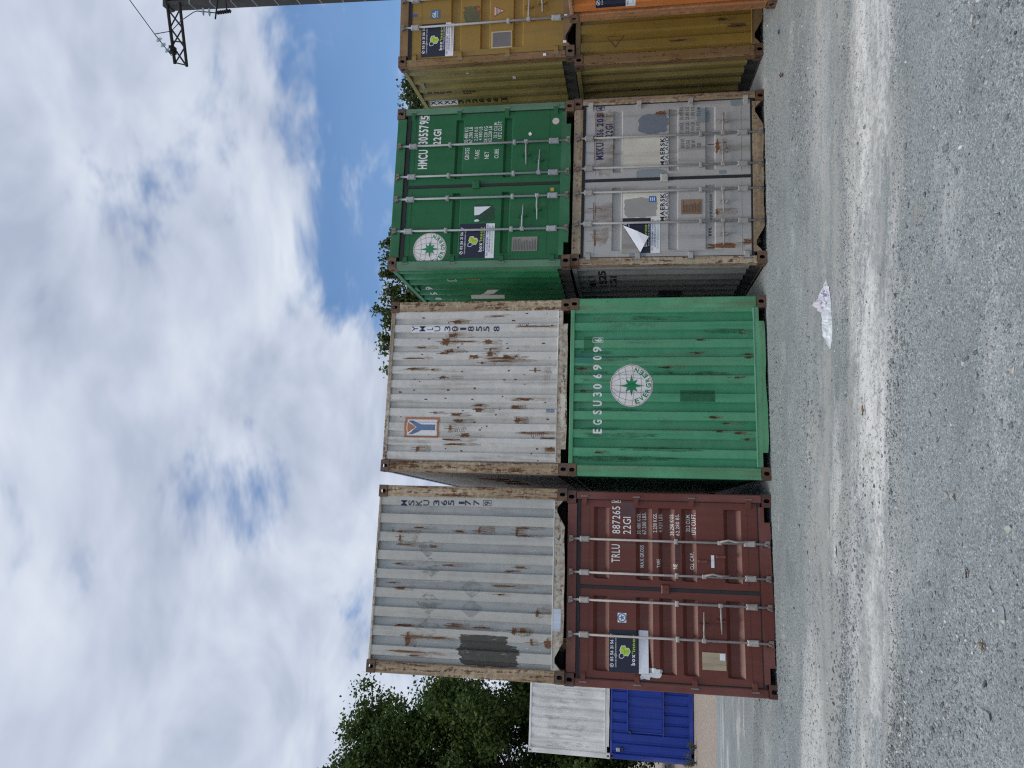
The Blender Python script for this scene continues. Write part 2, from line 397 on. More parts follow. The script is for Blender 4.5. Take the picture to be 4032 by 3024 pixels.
def paint(name, col, seed=0.0, rust=0.2, dirt=0.35, fade=0.18, fadecol=None, axis=2, chips=0.3, dent=0.35, gloss=0.5, gscale=1.0, streaky=0.38, rib_tone=None):
    """weathered container paint: fading, run-down grime, chips and rust, small dents.
    wear = (y_out, y_in, colour): the proud ribs take another tone than the hollows"""
    if name in MATS:
        return MATS[name]
    m, n = new_mat(name)
    obj_c = n.add('ShaderNodeTexCoord').outputs['Object']
    tc = n.mapping(obj_c, loc=(seed * 3.7, seed * 1.9, seed * 5.3))
    big = n.noise(tc, 1.1, 3, 0.55)
    mid = n.noise(tc, 5.0, 4, 0.6, dims='2D')
    fc = fadecol or tuple(min(1, v * 1.25 + 0.03) for v in col)
    c = n.mix(n.smooth(big, 0.35, 0.68), rgb(col), rgb(fc))
    c = n.mix(n.math('MULTIPLY', n.smooth(mid, 0.35, 0.75), fade), c, rgb(tuple(v * 0.72 for v in col)))
    st = [9, 9, 9]; st[axis] = 0.55
    streak = n.noise(n.mapping(tc, scale=tuple(st)), 1.0, 4, 0.62)
    st2 = [30, 30, 30]; st2[axis] = 2.4
    streak2 = n.noise(n.mapping(tc, scale=tuple(st2)), 1.0, 5, 0.65)
    if rib_tone:  # raised ribs take a second tone, hollows keep the base colour
        yo = n.sep(obj_c)[1]
        wf = n.math('MULTIPLY', n.smooth(yo, rib_tone[1], rib_tone[0]), n.smooth(n.math('ADD', n.math('MULTIPLY', mid, 0.5), n.math('MULTIPLY', streak, 0.5)), 0.30, 0.55))
        c = n.mix(wf, c, rgb(rib_tone[2]))
    grime = n.math('MULTIPLY', n.smooth(streak, 0.50, 0.74), dirt)
    c = n.mix(grime, c, (0.13, 0.115, 0.095))
    # fine scuffs where the paint has worn thin
    sc = n.math('MULTIPLY', n.smooth(streak2, 0.60, 0.70), chips)
    c = n.mix(sc, c, rgb(tuple(min(1, v * 0.62 + 0.05) for v in col)))
    rough = gloss
    h = n.noise(tc, 3.2, 2, 0.5)
    if rust > 0.005:
        # rust: blotches broken up by streaky noise
        rn = n.noise(tc, 7.5 * gscale, 6, 0.70, 0.4)
        rsum = n.math('ADD', n.math('MULTIPLY', rn, 1 - streaky), n.math('MULTIPLY', streak2, streaky))
        th = 0.70 - 0.24 * rust
        rm = n.smooth(rsum, th, th + 0.07)
        halo = n.math('MULTIPLY', n.smooth(n.math('ADD', n.math('MULTIPLY', rn, 0.5), n.math('MULTIPLY', streak, 0.5)), th - 0.12, th + 0.03), 0.6 * min(1, rust * 1.6))
        rcol = n.ramp(n.noise(tc, 34, 3, 0.6), [(0.33, (0.028, 0.015, 0.011)), (0.5, (0.095, 0.040, 0.020)), (0.68, (0.25, 0.105, 0.040))])
        c = n.mix(halo, c, (0.205, 0.115, 0.058))
        c = n.mix(n.math('MULTIPLY', rm, 0.92), c, rcol)
        rough = n.math('ADD', gloss, n.math('MULTIPLY', rm, 0.35), clamp=True)
        h = n.math('SUBTRACT', h, n.math('MULTIPLY', rm, 0.05))
    b = principled(n, Base_Color=c, Roughness=rough)
    b.inputs['Specular IOR Level'].default_value = 0.35
    if dent:
        n.link(n.bump(h, dent, 0.03), b.inputs['Normal'])
    MATS[name] = m
    return m


def rustmat():
    if 'rust' in MATS:
        return MATS['rust']
    m, n = new_mat('rust')
    tc = n.add('ShaderNodeTexCoord').outputs['Object']
    f = n.noise(tc, 22, 8, 0.65)
    c = n.ramp(f, [(0.3, (0.05, 0.024, 0.016)), (0.5, (0.15, 0.062, 0.03)), (0.72, (0.30, 0.135, 0.06))])
    b = principled(n, Base_Color=c, Roughness=0.9)
    n.link(n.bump(n.noise(tc, 60, 5), 0.35, 0.004), b.inputs['Normal'])
    MATS['rust'] = m
    return m


def stain(name, col, lo=0.36, hi=0.6, scale=14, rough=0.8, axis=2, amax=1.0):
    """a thin stain that breaks up into specks at its edge"""
    if name in MATS:
        return MATS[name]
    m, n = new_mat(name)
    tc = n.add('ShaderNodeTexCoord').outputs['Object']
    st = [2.4, 2.4, 2.4]; st[axis] = 0.7
    f = n.noise(n.mapping(tc, scale=tuple(st)), scale, 8, 0.65)
    c = n.mix(n.noise(tc, scale * 2.2, 5), rgb(tuple(v * 0.55 for v in col)), rgb(tuple(min(1, v * 1.35) for v in col)))
    b = n.add('ShaderNodeBsdfPrincipled'); n.link(c, b.inputs['Base Color']); b.inputs['Roughness'].default_value = rough
    tr = n.add('ShaderNodeBsdfTransparent')
    mx = n.add('ShaderNodeMixShader')
    n.link(n.math('MULTIPLY', n.smooth(f, lo, hi), amax), mx.inputs[0]); n.link(tr.outputs[0], mx.inputs[1]); n.link(b.outputs[0], mx.inputs[2])
    o = n.add('ShaderNodeOutputMaterial'); n.link(mx.outputs[0], o.inputs[0])
    MATS[name] = m
    return m


def flat(name, col, rough=0.55):
    return plain('flat_' + name, col, rough, 0, 0.05, 14)


INK = {'w': flat('white_lettering', (0.78, 0.79, 0.78)), 'n': flat('navy_lettering', (0.018, 0.024, 0.085)),
       'k': flat('black_lettering', (0.014, 0.015, 0.022)), 'g': flat('grey_lettering', (0.11, 0.115, 0.12)),
       'lime': flat('lime', (0.42, 0.62, 0.035)), 'navy': flat('sticker_navy', (0.012, 0.016, 0.038)),
       'paper': flat('sticker_white', (0.80, 0.82, 0.87)), 'limepale': flat('pale_lime', (0.42, 0.58, 0.30)),
       'egreen': flat('emblem_green', (0.012, 0.22, 0.085)), 'epink': flat('emblem_line', (0.50, 0.33, 0.32)),
       'ewhite': flat('emblem_white', (0.78, 0.78, 0.77)), 'slate': flat('strip_text', (0.09, 0.09, 0.20)),
       'dg': flat('dark_gold_lettering', (0.035, 0.030, 0.016)), 'blue': flat('emblem_blue', (0.13, 0.20, 0.34)),
       'orange': flat('emblem_orange', (0.46, 0.18, 0.08)), 'limedark': flat('lime_dark', (0.24, 0.40, 0.02))}
GALV = paint('galvanised', (0.325, 0.34, 0.35), 3, rust=0.18, dirt=0.35, chips=0.25, dent=0.0, gloss=0.5, gscale=2.5)
CAMMAT = paint('cam_steel', (0.20, 0.19, 0.18), 5, rust=0.6, dirt=0.4, dent=0.0, gscale=2.0)
RUBBER = plain('rubber_gasket', (0.022, 0.024, 0.028), 0.75, 0, 0.25, 12)
UNDER = plain('underbody', (0.018, 0.017, 0.017), 0.9, 0, 0.2, 5)
RAILDARK = paint('shaded_bitumen_rail', (0.035, 0.032, 0.030), 2, rust=0.25, dirt=0.2, dent=0.1)  # black coating; shade below the side wall is also put into the colour


# ------------------------------------------------------------------ mesh helpers
def obj(name, verts, faces, mat, parent=None, smooth=False):
    me = bpy.data.meshes.new(name)
    me.from_pydata([tuple(v) for v in verts], [], faces)
    me.update()
    if smooth:
        for p in me.polygons:
            p.use_smooth = True
    return link_mesh(name, me, mat, parent)


def link_mesh(name, me, mat, parent=None):
    o = bpy.data.objects.new(name, me)
    COL.objects.link(o)
    if mat is not None and not me.materials:
        me.materials.append(mat)
    if parent is not None:
        o.parent = parent
    return o


def empty(name, loc=(0, 0, 0), rot=(0, 0, 0)):
    o = bpy.data.objects.new(name, None)
    COL.objects.link(o)
    o.empty_display_size = 0.2
    o.location = loc; o.rotation_euler = rot
    return o


def tag(o, label, cat, group=None, kind=None):
    if label:
        o['label'] = label
    if cat:
        o['category'] = cat
    if group:
        o['group'] = group
    if kind:
        o['kind'] = kind
    return o


class MB:
    """collects shapes into one mesh"""
    def __init__(self):
        self.v = []; self.f = []

    def add(self, vs, fs):
        b = len(self.v)
        self.v += [tuple(v) for v in vs]
        self.f += [tuple(i + b for i in f) for f in fs]
        return self

    def box(self, x0, x1, y0, y1, z0, z1):
        vs = [(x0, y0, z0), (x1, y0, z0), (x1, y1, z0), (x0, y1, z0), (x0, y0, z1), (x1, y0, z1), (x1, y1, z1), (x0, y1, z1)]
        return self.add(vs, [(3, 2, 1, 0), (4, 5, 6, 7), (0, 1, 5, 4), (1, 2, 6, 5), (2, 3, 7, 6), (3, 0, 4, 7)])

    def cbox(self, x0, x1, y0, y1, z0, z1, c=0.006):
        """box with chamfered edges along its front (-y) face"""
        vs = [(x0, y0 + c, z0), (x1, y0 + c, z0), (x1, y0 + c, z1), (x0, y0 + c, z1),
              (x0 + c, y0, z0 + c), (x1 - c, y0, z0 + c), (x1 - c, y0, z1 - c), (x0 + c, y0, z1 - c),
              (x0, y1, z0), (x1, y1, z0), (x1, y1, z1), (x0, y1, z1)]
        fs = [(4, 5, 6, 7), (0, 1, 5, 4), (1, 2, 6, 5), (2, 3, 7, 6), (3, 0, 4, 7), (8, 9, 1, 0), (9, 10, 2, 1), (10, 11, 3, 2), (11, 8, 0, 3), (11, 10, 9, 8)]
        return self.add(vs, fs)

    def tube(self, pts, r, n=10, cap=True):
        pts = [Vector(p) for p in pts]
        rs = r if isinstance(r, (list, tuple)) else [r] * len(pts)
        vs = []; fs = []
        prev = None
        for i, p in enumerate(pts):
            d = (pts[min(i + 1, len(pts) - 1)] - pts[max(i - 1, 0)]).normalized()
            if prev is None:
                a = d.orthogonal().normalized()
            else:
                a = (prev - d * prev.dot(d)).normalized()
            prev = a
            b = d.cross(a)
            for k in range(n):
                t = 2 * math.pi * k / n
                vs.append(p + (a * math.cos(t) + b * math.sin(t)) * rs[i])
        for i in range(len(pts) - 1):
            for k in range(n):
                k2 = (k + 1) % n
                fs.append((i * n + k, i * n + k2, (i + 1) * n + k2, (i + 1) * n + k))
        if cap:
            fs.append(tuple(reversed(range(n)))); fs.append(tuple((len(pts) - 1) * n + k for k in range(n)))
        return self.add(vs, fs)

    def prism(self, poly, y0, y1):
        """polygon in (x,z) extruded from y0 to y1"""
        n = len(poly)
        vs = [(x, y0, z) for x, z in poly] + [(x, y1, z) for x, z in poly]
        fs = [tuple(range(n)), tuple(reversed(range(n, 2 * n)))] + [(i, i + n, (i + 1) % n + n, (i + 1) % n) for i in range(n)]
        return self.add(vs, fs)

    def build(self, name, mat, parent=None, smooth=False):
        return obj(name, self.v, self.f, mat, parent, smooth)


def bevel(o, w=0.006, seg=2):
    md = o.modifiers.new('bevel', 'BEVEL'); md.width = w; md.segments = seg; md.limit_method = 'ANGLE'
    return o


# ------------------------------------------------------------------ lettering
GLYPHS = {}


def make_glyphs(chars):
    tmp = []
    for bold in (0, 1):
        for ch in chars:
            cu = bpy.data.curves.new('glyph', 'FONT')
            cu.body = ch
            cu.resolution_u = 3
            cu.offset = 0.028 if bold else 0.006
            o = bpy.data.objects.new('glyph', cu)
            COL.objects.link(o)
            tmp.append((bold, ch, o, cu))
    dg = bpy.context.evaluated_depsgraph_get()
    dg.update()
    for bold, ch, o, cu in tmp:
        me = bpy.data.meshes.new_from_object(o.evaluated_get(dg))
        vs = [(v.co.x, v.co.y) for v in me.vertices]
        fs = [tuple(p.vertices) for p in me.polygons]
        GLYPHS[(ch, bold)] = (vs, fs)
        bpy.data.meshes.remove(me)
    for bold, ch, o, cu in tmp:
        bpy.data.objects.remove(o)
        bpy.data.curves.remove(cu)


def text2d(s, bold=0, gap=0.10):
    """planar text: verts, faces in em units, baseline 0"""
    vs = []; fs = []; x = 0.0
    for ch in s:
        if ch == ' ':
            x += 0.30
            continue
        gv, gf = GLYPHS[(ch, bold)]
        if not gv:
            continue
        mn = min(v[0] for v in gv); mx = max(v[0] for v in gv)
        b = len(vs)
        vs += [(v[0] - mn + x, v[1]) for v in gv]
        fs += [tuple(i + b for i in f) for f in gf]
        x += mx - mn + gap
    return vs, fs


def fit(shape, x0, x1, z0, z1, cap=None):
    """stretch planar text to a box; cap = em height that maps to z0..z1 (defaults to its own bounds)"""
    vs, fs = shape
    if fs and len(vs) < 14 and cap is None and (max(v[0] for v in vs) - min(v[0] for v in vs)) < 0.42:
        q = (x1 - x0) * 0.28                 # a lone 1 or I keeps its narrow stroke
        x0, x1 = x0 + q, x1 - q
    a0 = min(v[0] for v in vs); a1 = max(v[0] for v in vs)
    b0, b1 = (min(v[1] for v in vs), max(v[1] for v in vs)) if cap is None else (0.0, cap)
    sx = (x1 - x0) / max(1e-6, a1 - a0); sz = (z1 - z0) / max(1e-6, b1 - b0)
    return [(x0 + (v[0] - a0) * sx, z0 + (v[1] - b0) * sz) for v in vs], fs


def rect(x0, x1, z0, z1):
    return [(x0, z0), (x1, z0), (x1, z1), (x0, z1)], [(0, 1, 2, 3)]


def ring_rect(x0, x1, z0, z1, t):
    o = [(x0, z0), (x1, z0), (x1, z1), (x0, z1)]
    i = [(x0 + t, z0 + t), (x1 - t, z0 + t), (x1 - t, z1 - t), (x0 + t, z1 - t)]
    return o + i, [(k, (k + 1) % 4, (k + 1) % 4 + 4, k + 4) for k in range(4)]


def poly2d(pts):
    return list(pts), [tuple(range(len(pts)))]


def ribbon(pts, w):
    vs = []; fs = []
    n = len(pts)
    for i, p in enumerate(pts):
        a = pts[max(0, i - 1)]; b = pts[min(n - 1, i + 1)]
        dx, dz = b[0] - a[0], b[1] - a[1]
        l = math.hypot(dx, dz) or 1
        nx, nz = -dz / l * w / 2, dx / l * w / 2
        vs += [(p[0] + nx, p[1] + nz), (p[0] - nx, p[1] - nz)]
    for i in range(n - 1):
        fs.append((2 * i, 2 * i + 1, 2 * i + 3, 2 * i + 2))
    return vs, fs


def merge(*shapes):
    V = []; F = []
    for vs, fs in shapes:
        b = len(V); V += vs; F += [tuple(i + b for i in f) for f in fs]
    return V, F


def blob(x0, x1, z0, z1, rng, n=22, rough=0.35):
    """irregular outline inside a box"""
    cx, cz = (x0 + x1) / 2, (z0 + z1) / 2
    pts = []
    for k in range(n):
        t = 2 * math.pi * k / n
        c, s = math.cos(t), math.sin(t)
        m = 1 / max(abs(c), abs(s)) ** 0.75
        r = m * (1 - rough * rng.random())
        pts.append((cx + c * r * (x1 - x0) / 2, cz + s * r * (z1 - z0) / 2))
    return poly2d(pts)


class Surf:
    """front (or side) skin of a container: height as a function of the two panel coordinates"""
    def __init__(self, fn, astations, bstations, kind='front'):
        self.fn = fn; self.a = astations; self.b = bstations; self.kind = kind

    def place(self, a, b, off):
        d = self.fn(a, b) - off
        if self.kind == 'front':
            return (a, d, b)
        return (-W / 2 + d, -a, b)       # left side wall: a runs towards the front


def decal(name, shape, surf, off, mat, parent):
    """lay a flat shape onto a profiled panel, cutting it at every fold"""
    vs, fs = shape
    bm = bmesh.new()
    bv = [bm.verts.new((v[0], v[1], 0)) for v in vs]
    for f in fs:
        try:
            bm.faces.new([bv[i] for i in f])
        except ValueError:
            pass
    a0 = min(v[0] for v in vs); a1 = max(v[0] for v in vs); b0 = min(v[1] for v in vs); b1 = max(v[1] for v in vs)
    for s in surf.a:
        if a0 < s < a1:
            bmesh.ops.bisect_plane(bm, geom=bm.verts[:] + bm.edges[:] + bm.faces[:], plane_co=(s, 0, 0), plane_no=(1, 0, 0), dist=1e-6)
    for s in surf.b:
        if b0 < s < b1:
            bmesh.ops.bisect_plane(bm, geom=bm.verts[:] + bm.edges[:] + bm.faces[:], plane_co=(0, s, 0), plane_no=(0, 1, 0), dist=1e-6)
    for v in bm.verts:
        v.co = surf.place(v.co.x, v.co.y, off)
    me = bpy.data.meshes.new(name)
    bm.to_mesh(me); bm.free()
    return link_mesh(name, me, mat, parent)


# ------------------------------------------------------------------ container building blocks
def stadium(w, h, n=8):
    """upright slot outline, w wide, h high"""
    r = w / 2; pts = []
    for k in range(n + 1):
        t = math.pi * k / n
        pts.append((r * math.cos(t), (h / 2 - r) + r * math.sin(t)))
    for k in range(n + 1):
        t = math.pi + math.pi * k / n
        pts.append((r * math.cos(t), -(h / 2 - r) + r * math.sin(t)))
    return pts


def plate_hole(u0, u1, v0, v1, hw, hh, depth):
    """rect plate with a slot; returns verts (u,v,d) and faces; slot walls go in to depth"""
    cu, cv = (u0 + u1) / 2, (v0 + v1) / 2
    hole = [(cu + a, cv + b) for a, b in stadium(hw, hh)]
    n = len(hole); outer = []
    for a, b in hole:
        dx, dy = a - cu, b - cv
        sx = (u1 - u0) / 2 / max(1e-9, abs(dx)); sy = (v1 - v0) / 2 / max(1e-9, abs(dy))
        t = min(sx, sy)
        outer.append((cu + dx * t, cv + dy * t))
    # snap nearest points to the true corners
    for c in ((u0, v0), (u1, v0), (u1, v1), (u0, v1)):
        k = min(range(n), key=lambda i: (outer[i][0] - c[0]) ** 2 + (outer[i][1] - c[1]) ** 2)
        outer[k] = c
    vs = [(a, b, 0) for a, b in outer] + [(a, b, 0) for a, b in hole] + [(a, b, depth) for a, b in hole]
    fs = []
    for i in range(n):
        j = (i + 1) % n
        fs.append((i, j, n + j, n + i)); fs.append((n + i, n + j, 2 * n + j, 2 * n + i))
    return vs, fs


CAX, CAY, CAZ = 0.162, 0.178, 0.118


def casting(parent, sx, sy, sz, mat):
    """hollow corner casting with its three handling slots; sx,sy,sz give the corner"""
    mb = MB()
    x1 = W / 2 * sx; x0 = x1 - CAX * sx
    y1 = 0.0 if sy < 0 else L; y0 = y1 + CAY * (1 if sy < 0 else -1)
    z1 = 0.0 if sz < 0 else H; z0 = z1 + CAZ * (1 if sz < 0 else -1)
    lx, hx = sorted((x0, x1)); ly, hy = sorted((y0, y1)); lz, hz = sorted((z0, z1))
    iny = 1 if sy < 0 else -1
    vs, fs = plate_hole(lx, hx, lz, hz, 0.050, 0.074, 0.024)          # end face
    mb.add([(a, y1 + d * iny, b) for a, b, d in vs], fs)
    vs, fs = plate_hole(ly, hy, lz, hz, 0.050, 0.074, 0.024)          # side face
    mb.add([(x1 - d * sx, a, b) for a, b, d in vs], fs)
    vs, fs = plate_hole(lx, hx, ly, hy, 0.064, 0.124, 0.026)          # top or bottom face
    mb.add([(a, b, z1 - d * sz) for a, b, d in vs], fs)
    # the inner sides
    mb.add([(x0, ly, lz), (x0, hy, lz), (x0, hy, hz), (x0, ly, hz)], [(0, 1, 2, 3)])
    mb.add([(lx, y0, lz), (hx, y0, lz), (hx, y0, hz), (lx, y0, hz)], [(0, 1, 2, 3)])
    mb.add([(lx, ly, z0), (hx, ly, z0), (hx, hy, z0), (lx, hy, z0)], [(0, 1, 2, 3)])
    return mb.build('corner_casting', mat, parent)


def corr_profile(a0, a1, pitch, depth, out, slope, phase=0.0):
    """list of (a, d): trapezoid corrugation, d = 0 outer flats, depth inner flats"""
    pts = []
    inn = pitch - out - 2 * slope
    a = a0 - pitch + phase
    seq = []
    while a < a1 + pitch:
        seq += [(a, 0.0), (a + out, 0.0), (a + out + slope, depth), (a + out + slope + inn, depth)]
        a += pitch
    A = np.array([s[0] for s in seq]); D = np.array([s[1] for s in seq])
    inside = [(float(x), float(y)) for x, y in zip(A, D) if a0 + 1e-4 < x < a1 - 1e-4]
    return [(a0, float(np.interp(a0, A, D)))] + inside + [(a1, float(np.interp(a1, A, D)))]


def prof_fn(prof):
    A = np.array([p[0] for p in prof]); D = np.array([p[1] for p in prof])
    return lambda t: float(np.interp(t, A, D))


def sill_poly(style, zt, rng):
    """outline of the bottom rail seen from the front"""
    xi = W / 2 - CAX + 0.002
    zb = 0.024
    j = lambda s: (rng.random() - 0.5) * s
    if style == 'rect':
        n0, n1, zn = xi, xi - 0.19, 0.098
        pts = [(-n0, zn), (-n1, zn), (-n1, zb + 0.01)]
        for x in np.linspace(-n1 + 0.12, n1 - 0.12, 8):
            pts.append((float(x) + j(.05), zb + 0.004 + j(.018)))
        pts += [(n1, zb + 0.008), (n1, zn), (n0, zn), (xi, zt), (-xi, zt)]
    else:
        n0, np_, n1 = xi, xi - 0.12, xi - 0.34
        zn = 0.128
        pts = [(-n0, zb + 0.025), (-np_ - 0.03, zn), (-np_ + 0.03, zn), (-n1, zb)]
        for x in np.linspace(-n1 + 0.15, n1 - 0.15, 7):
            pts.append((float(x), zb + j(.02)))
        pts += [(n1, zb), (np_ - 0.03, zn), (np_ + 0.03, zn), (n0, zb + 0.025), (xi, zt), (-xi, zt)]
    return pts


SIDE_PITCH = 0.278


def shell(key, name, label, mats, end='wall', pitch=0.243, edepth=0.040, eout=0.112, eslope=0.022, ephase=0.0, sill='rect', header=0.07, group=None,
          loc=None, yaw=None, tilt=0.0, seed=1):
    """frame, castings, sides, roof and floor of one container; returns root and its skins"""
    D = DATA.get(key, {})
    loc = D.get('loc', loc); yaw = D.get('yaw', yaw); tilt = D.get('tilt', tilt)
    root = empty(name, loc)
    root.rotation_euler = (0, -tilt, yaw)
    tag(root, label, 'container', group)
    rng = random.Random(seed)
    for sx in (-1, 1):
        for sy in (-1, 1):
            for sz in (-1, 1):
                casting(root, sx, sy, sz, mats['cast'])
    # corner posts
    for sx in (-1, 1):
        for back in (0, 1):
            mb = MB()
            xo = W / 2 - 0.004; xi = W / 2 - (0.152 if end == 'wall' else 0.105)
            lo, hi = sorted((xo * sx, xi * sx))
            if back:
                mb.box(lo, hi, L - 0.12, L - 0.004, CAZ, H - CAZ)
            else:
                mb.cbox(lo, hi, 0.004, 0.13, CAZ + 0.0005, H - CAZ - 0.0005, 0.012)
            mb.build('corner_post', mats['post'], root)
    xi = W / 2 - CAX
    zt = 0.165
    # bottom rail with its notches
    MB().prism(sill_poly(sill, zt, rng), 0.008, 0.07).build('bottom_rail', mats['rail'], root)
    # a dirt lip on top of the bottom rail
    if end == 'wall':
        MB().box(-xi + 0.004, xi - 0.004, 0.003, 0.03, zt - 0.006, zt + 0.006).build('rail_lip', mats['lip'], root)
    # header
    zh = H - header
    mb = MB()
    mb.cbox(-xi, xi, 0.010, 0.08, zh, H - 0.012, 0.006)
    mb.build('top_rail', mats['rail'], root)
    MB().box(-xi, xi, L - 0.08, L - 0.01, H - 0.1, H - 0.01).build('top_rail', mats['rail'], root)
    MB().box(-xi, xi, L - 0.08, L - 0.01, 0.02, 0.16).build('bottom_rail', mats['rail'], root)
    # side rails
    for sx in (-1, 1):
        lo, hi = sorted(((W / 2 - 0.006) * sx, (W / 2 - 0.07) * sx))
        MB().box(lo, hi, CAY, L - CAY, H - 0.075, H - 0.014).build('side_top_rail', mats['side'], root)
        lo, hi = sorted(((W / 2 - 0.045) * sx, (W / 2 - 0.075) * sx))
        mb = MB().box(lo, hi, CAY - 0.05, L - CAY + 0.05, 0.020, 0.20)
        lo, hi = sorted(((W / 2 - 0.012) * sx, (W / 2 - 0.0449) * sx))
        mb.box(lo, hi, CAY - 0.05, L - CAY + 0.05, 0.018, 0.026)
        mb.build('side_bottom_rail', RAILDARK, root)
    # corrugated side walls
    sp = corr_profile(-(L - 0.13), -0.13, SIDE_PITCH, 0.036, 0.072, 0.068, 0.05)
    sfn = prof_fn(sp)
    for sx in (-1, 1):
        vs = []; fs = []
        for i, (a, d) in enumerate(sp):
            xx = (W / 2 - 0.016 - d) * sx
            vs += [(xx, -a, 0.19), (xx, -a, H - 0.07)]
            if i:
                q = (2 * i - 2, 2 * i, 2 * i + 1, 2 * i - 1)
                fs.append(q if sx < 0 else tuple(reversed(q)))
        obj('side_wall', vs, fs, mats['side'], root)
    # roof with shallow pressings
    rp = corr_profile(0.09, L - 0.09, 0.42, 0.018, 0.20, 0.03)
    vs = []; fs = []
    for i, (a, d) in enumerate(rp):
        vs += [(-W / 2 + 0.05, a, H - 0.022 - d), (W / 2 - 0.05, a, H - 0.022 - d)]
        if i:
            fs.append((2 * i - 2, 2 * i - 1, 2 * i + 1, 2 * i))
    obj('roof', vs, fs, mats['side'], root)
    # floor, with the cross members one sees through the notches
    mb = MB().box(-W / 2 + 0.08, W / 2 - 0.08, 0.09, L - 0.09, 0.135, 0.165)
    for k in range(18):
        y = 0.25 + k * 0.325
        mb.box(-W / 2 + 0.078, W / 2 - 0.078, y, y + 0.045, 0.03, 0.134)
    mb.build('floor', UNDER, root)
    MB().box(-xi, xi, L - 0.055, L - 0.04, 0.16, H - 0.1).build('rear_wall', mats['side'], root)
    side = Surf(lambda a, b: 0.016 + sfn(a), [p[0] for p in sp], [], 'side')
    if end == 'wall':
        xa = W / 2 - 0.150
        ep = corr_profile(-xa, xa, pitch, edepth, eout, eslope, ephase)
        efn = prof_fn(ep)
        y0 = 0.018
        vs = []; fs = []
        zs = [zt - 0.004, zt + 0.02, zh - 0.02, zh + 0.004]
        for i, (a, d) in enumerate(ep):
            for z in zs:
                vs.append((a, y0 + d, z))
            if i:
                for k in range(3):
                    b = (i - 1) * 4 + k
                    fs.append((b, b + 4, b + 5, b + 1))
        obj('end_wall', vs, fs, mats['end'], root)
        front = Surf(lambda a, b: y0 + efn(a), [p[0] for p in ep], [])
        return root, front, side
    return root, None, side


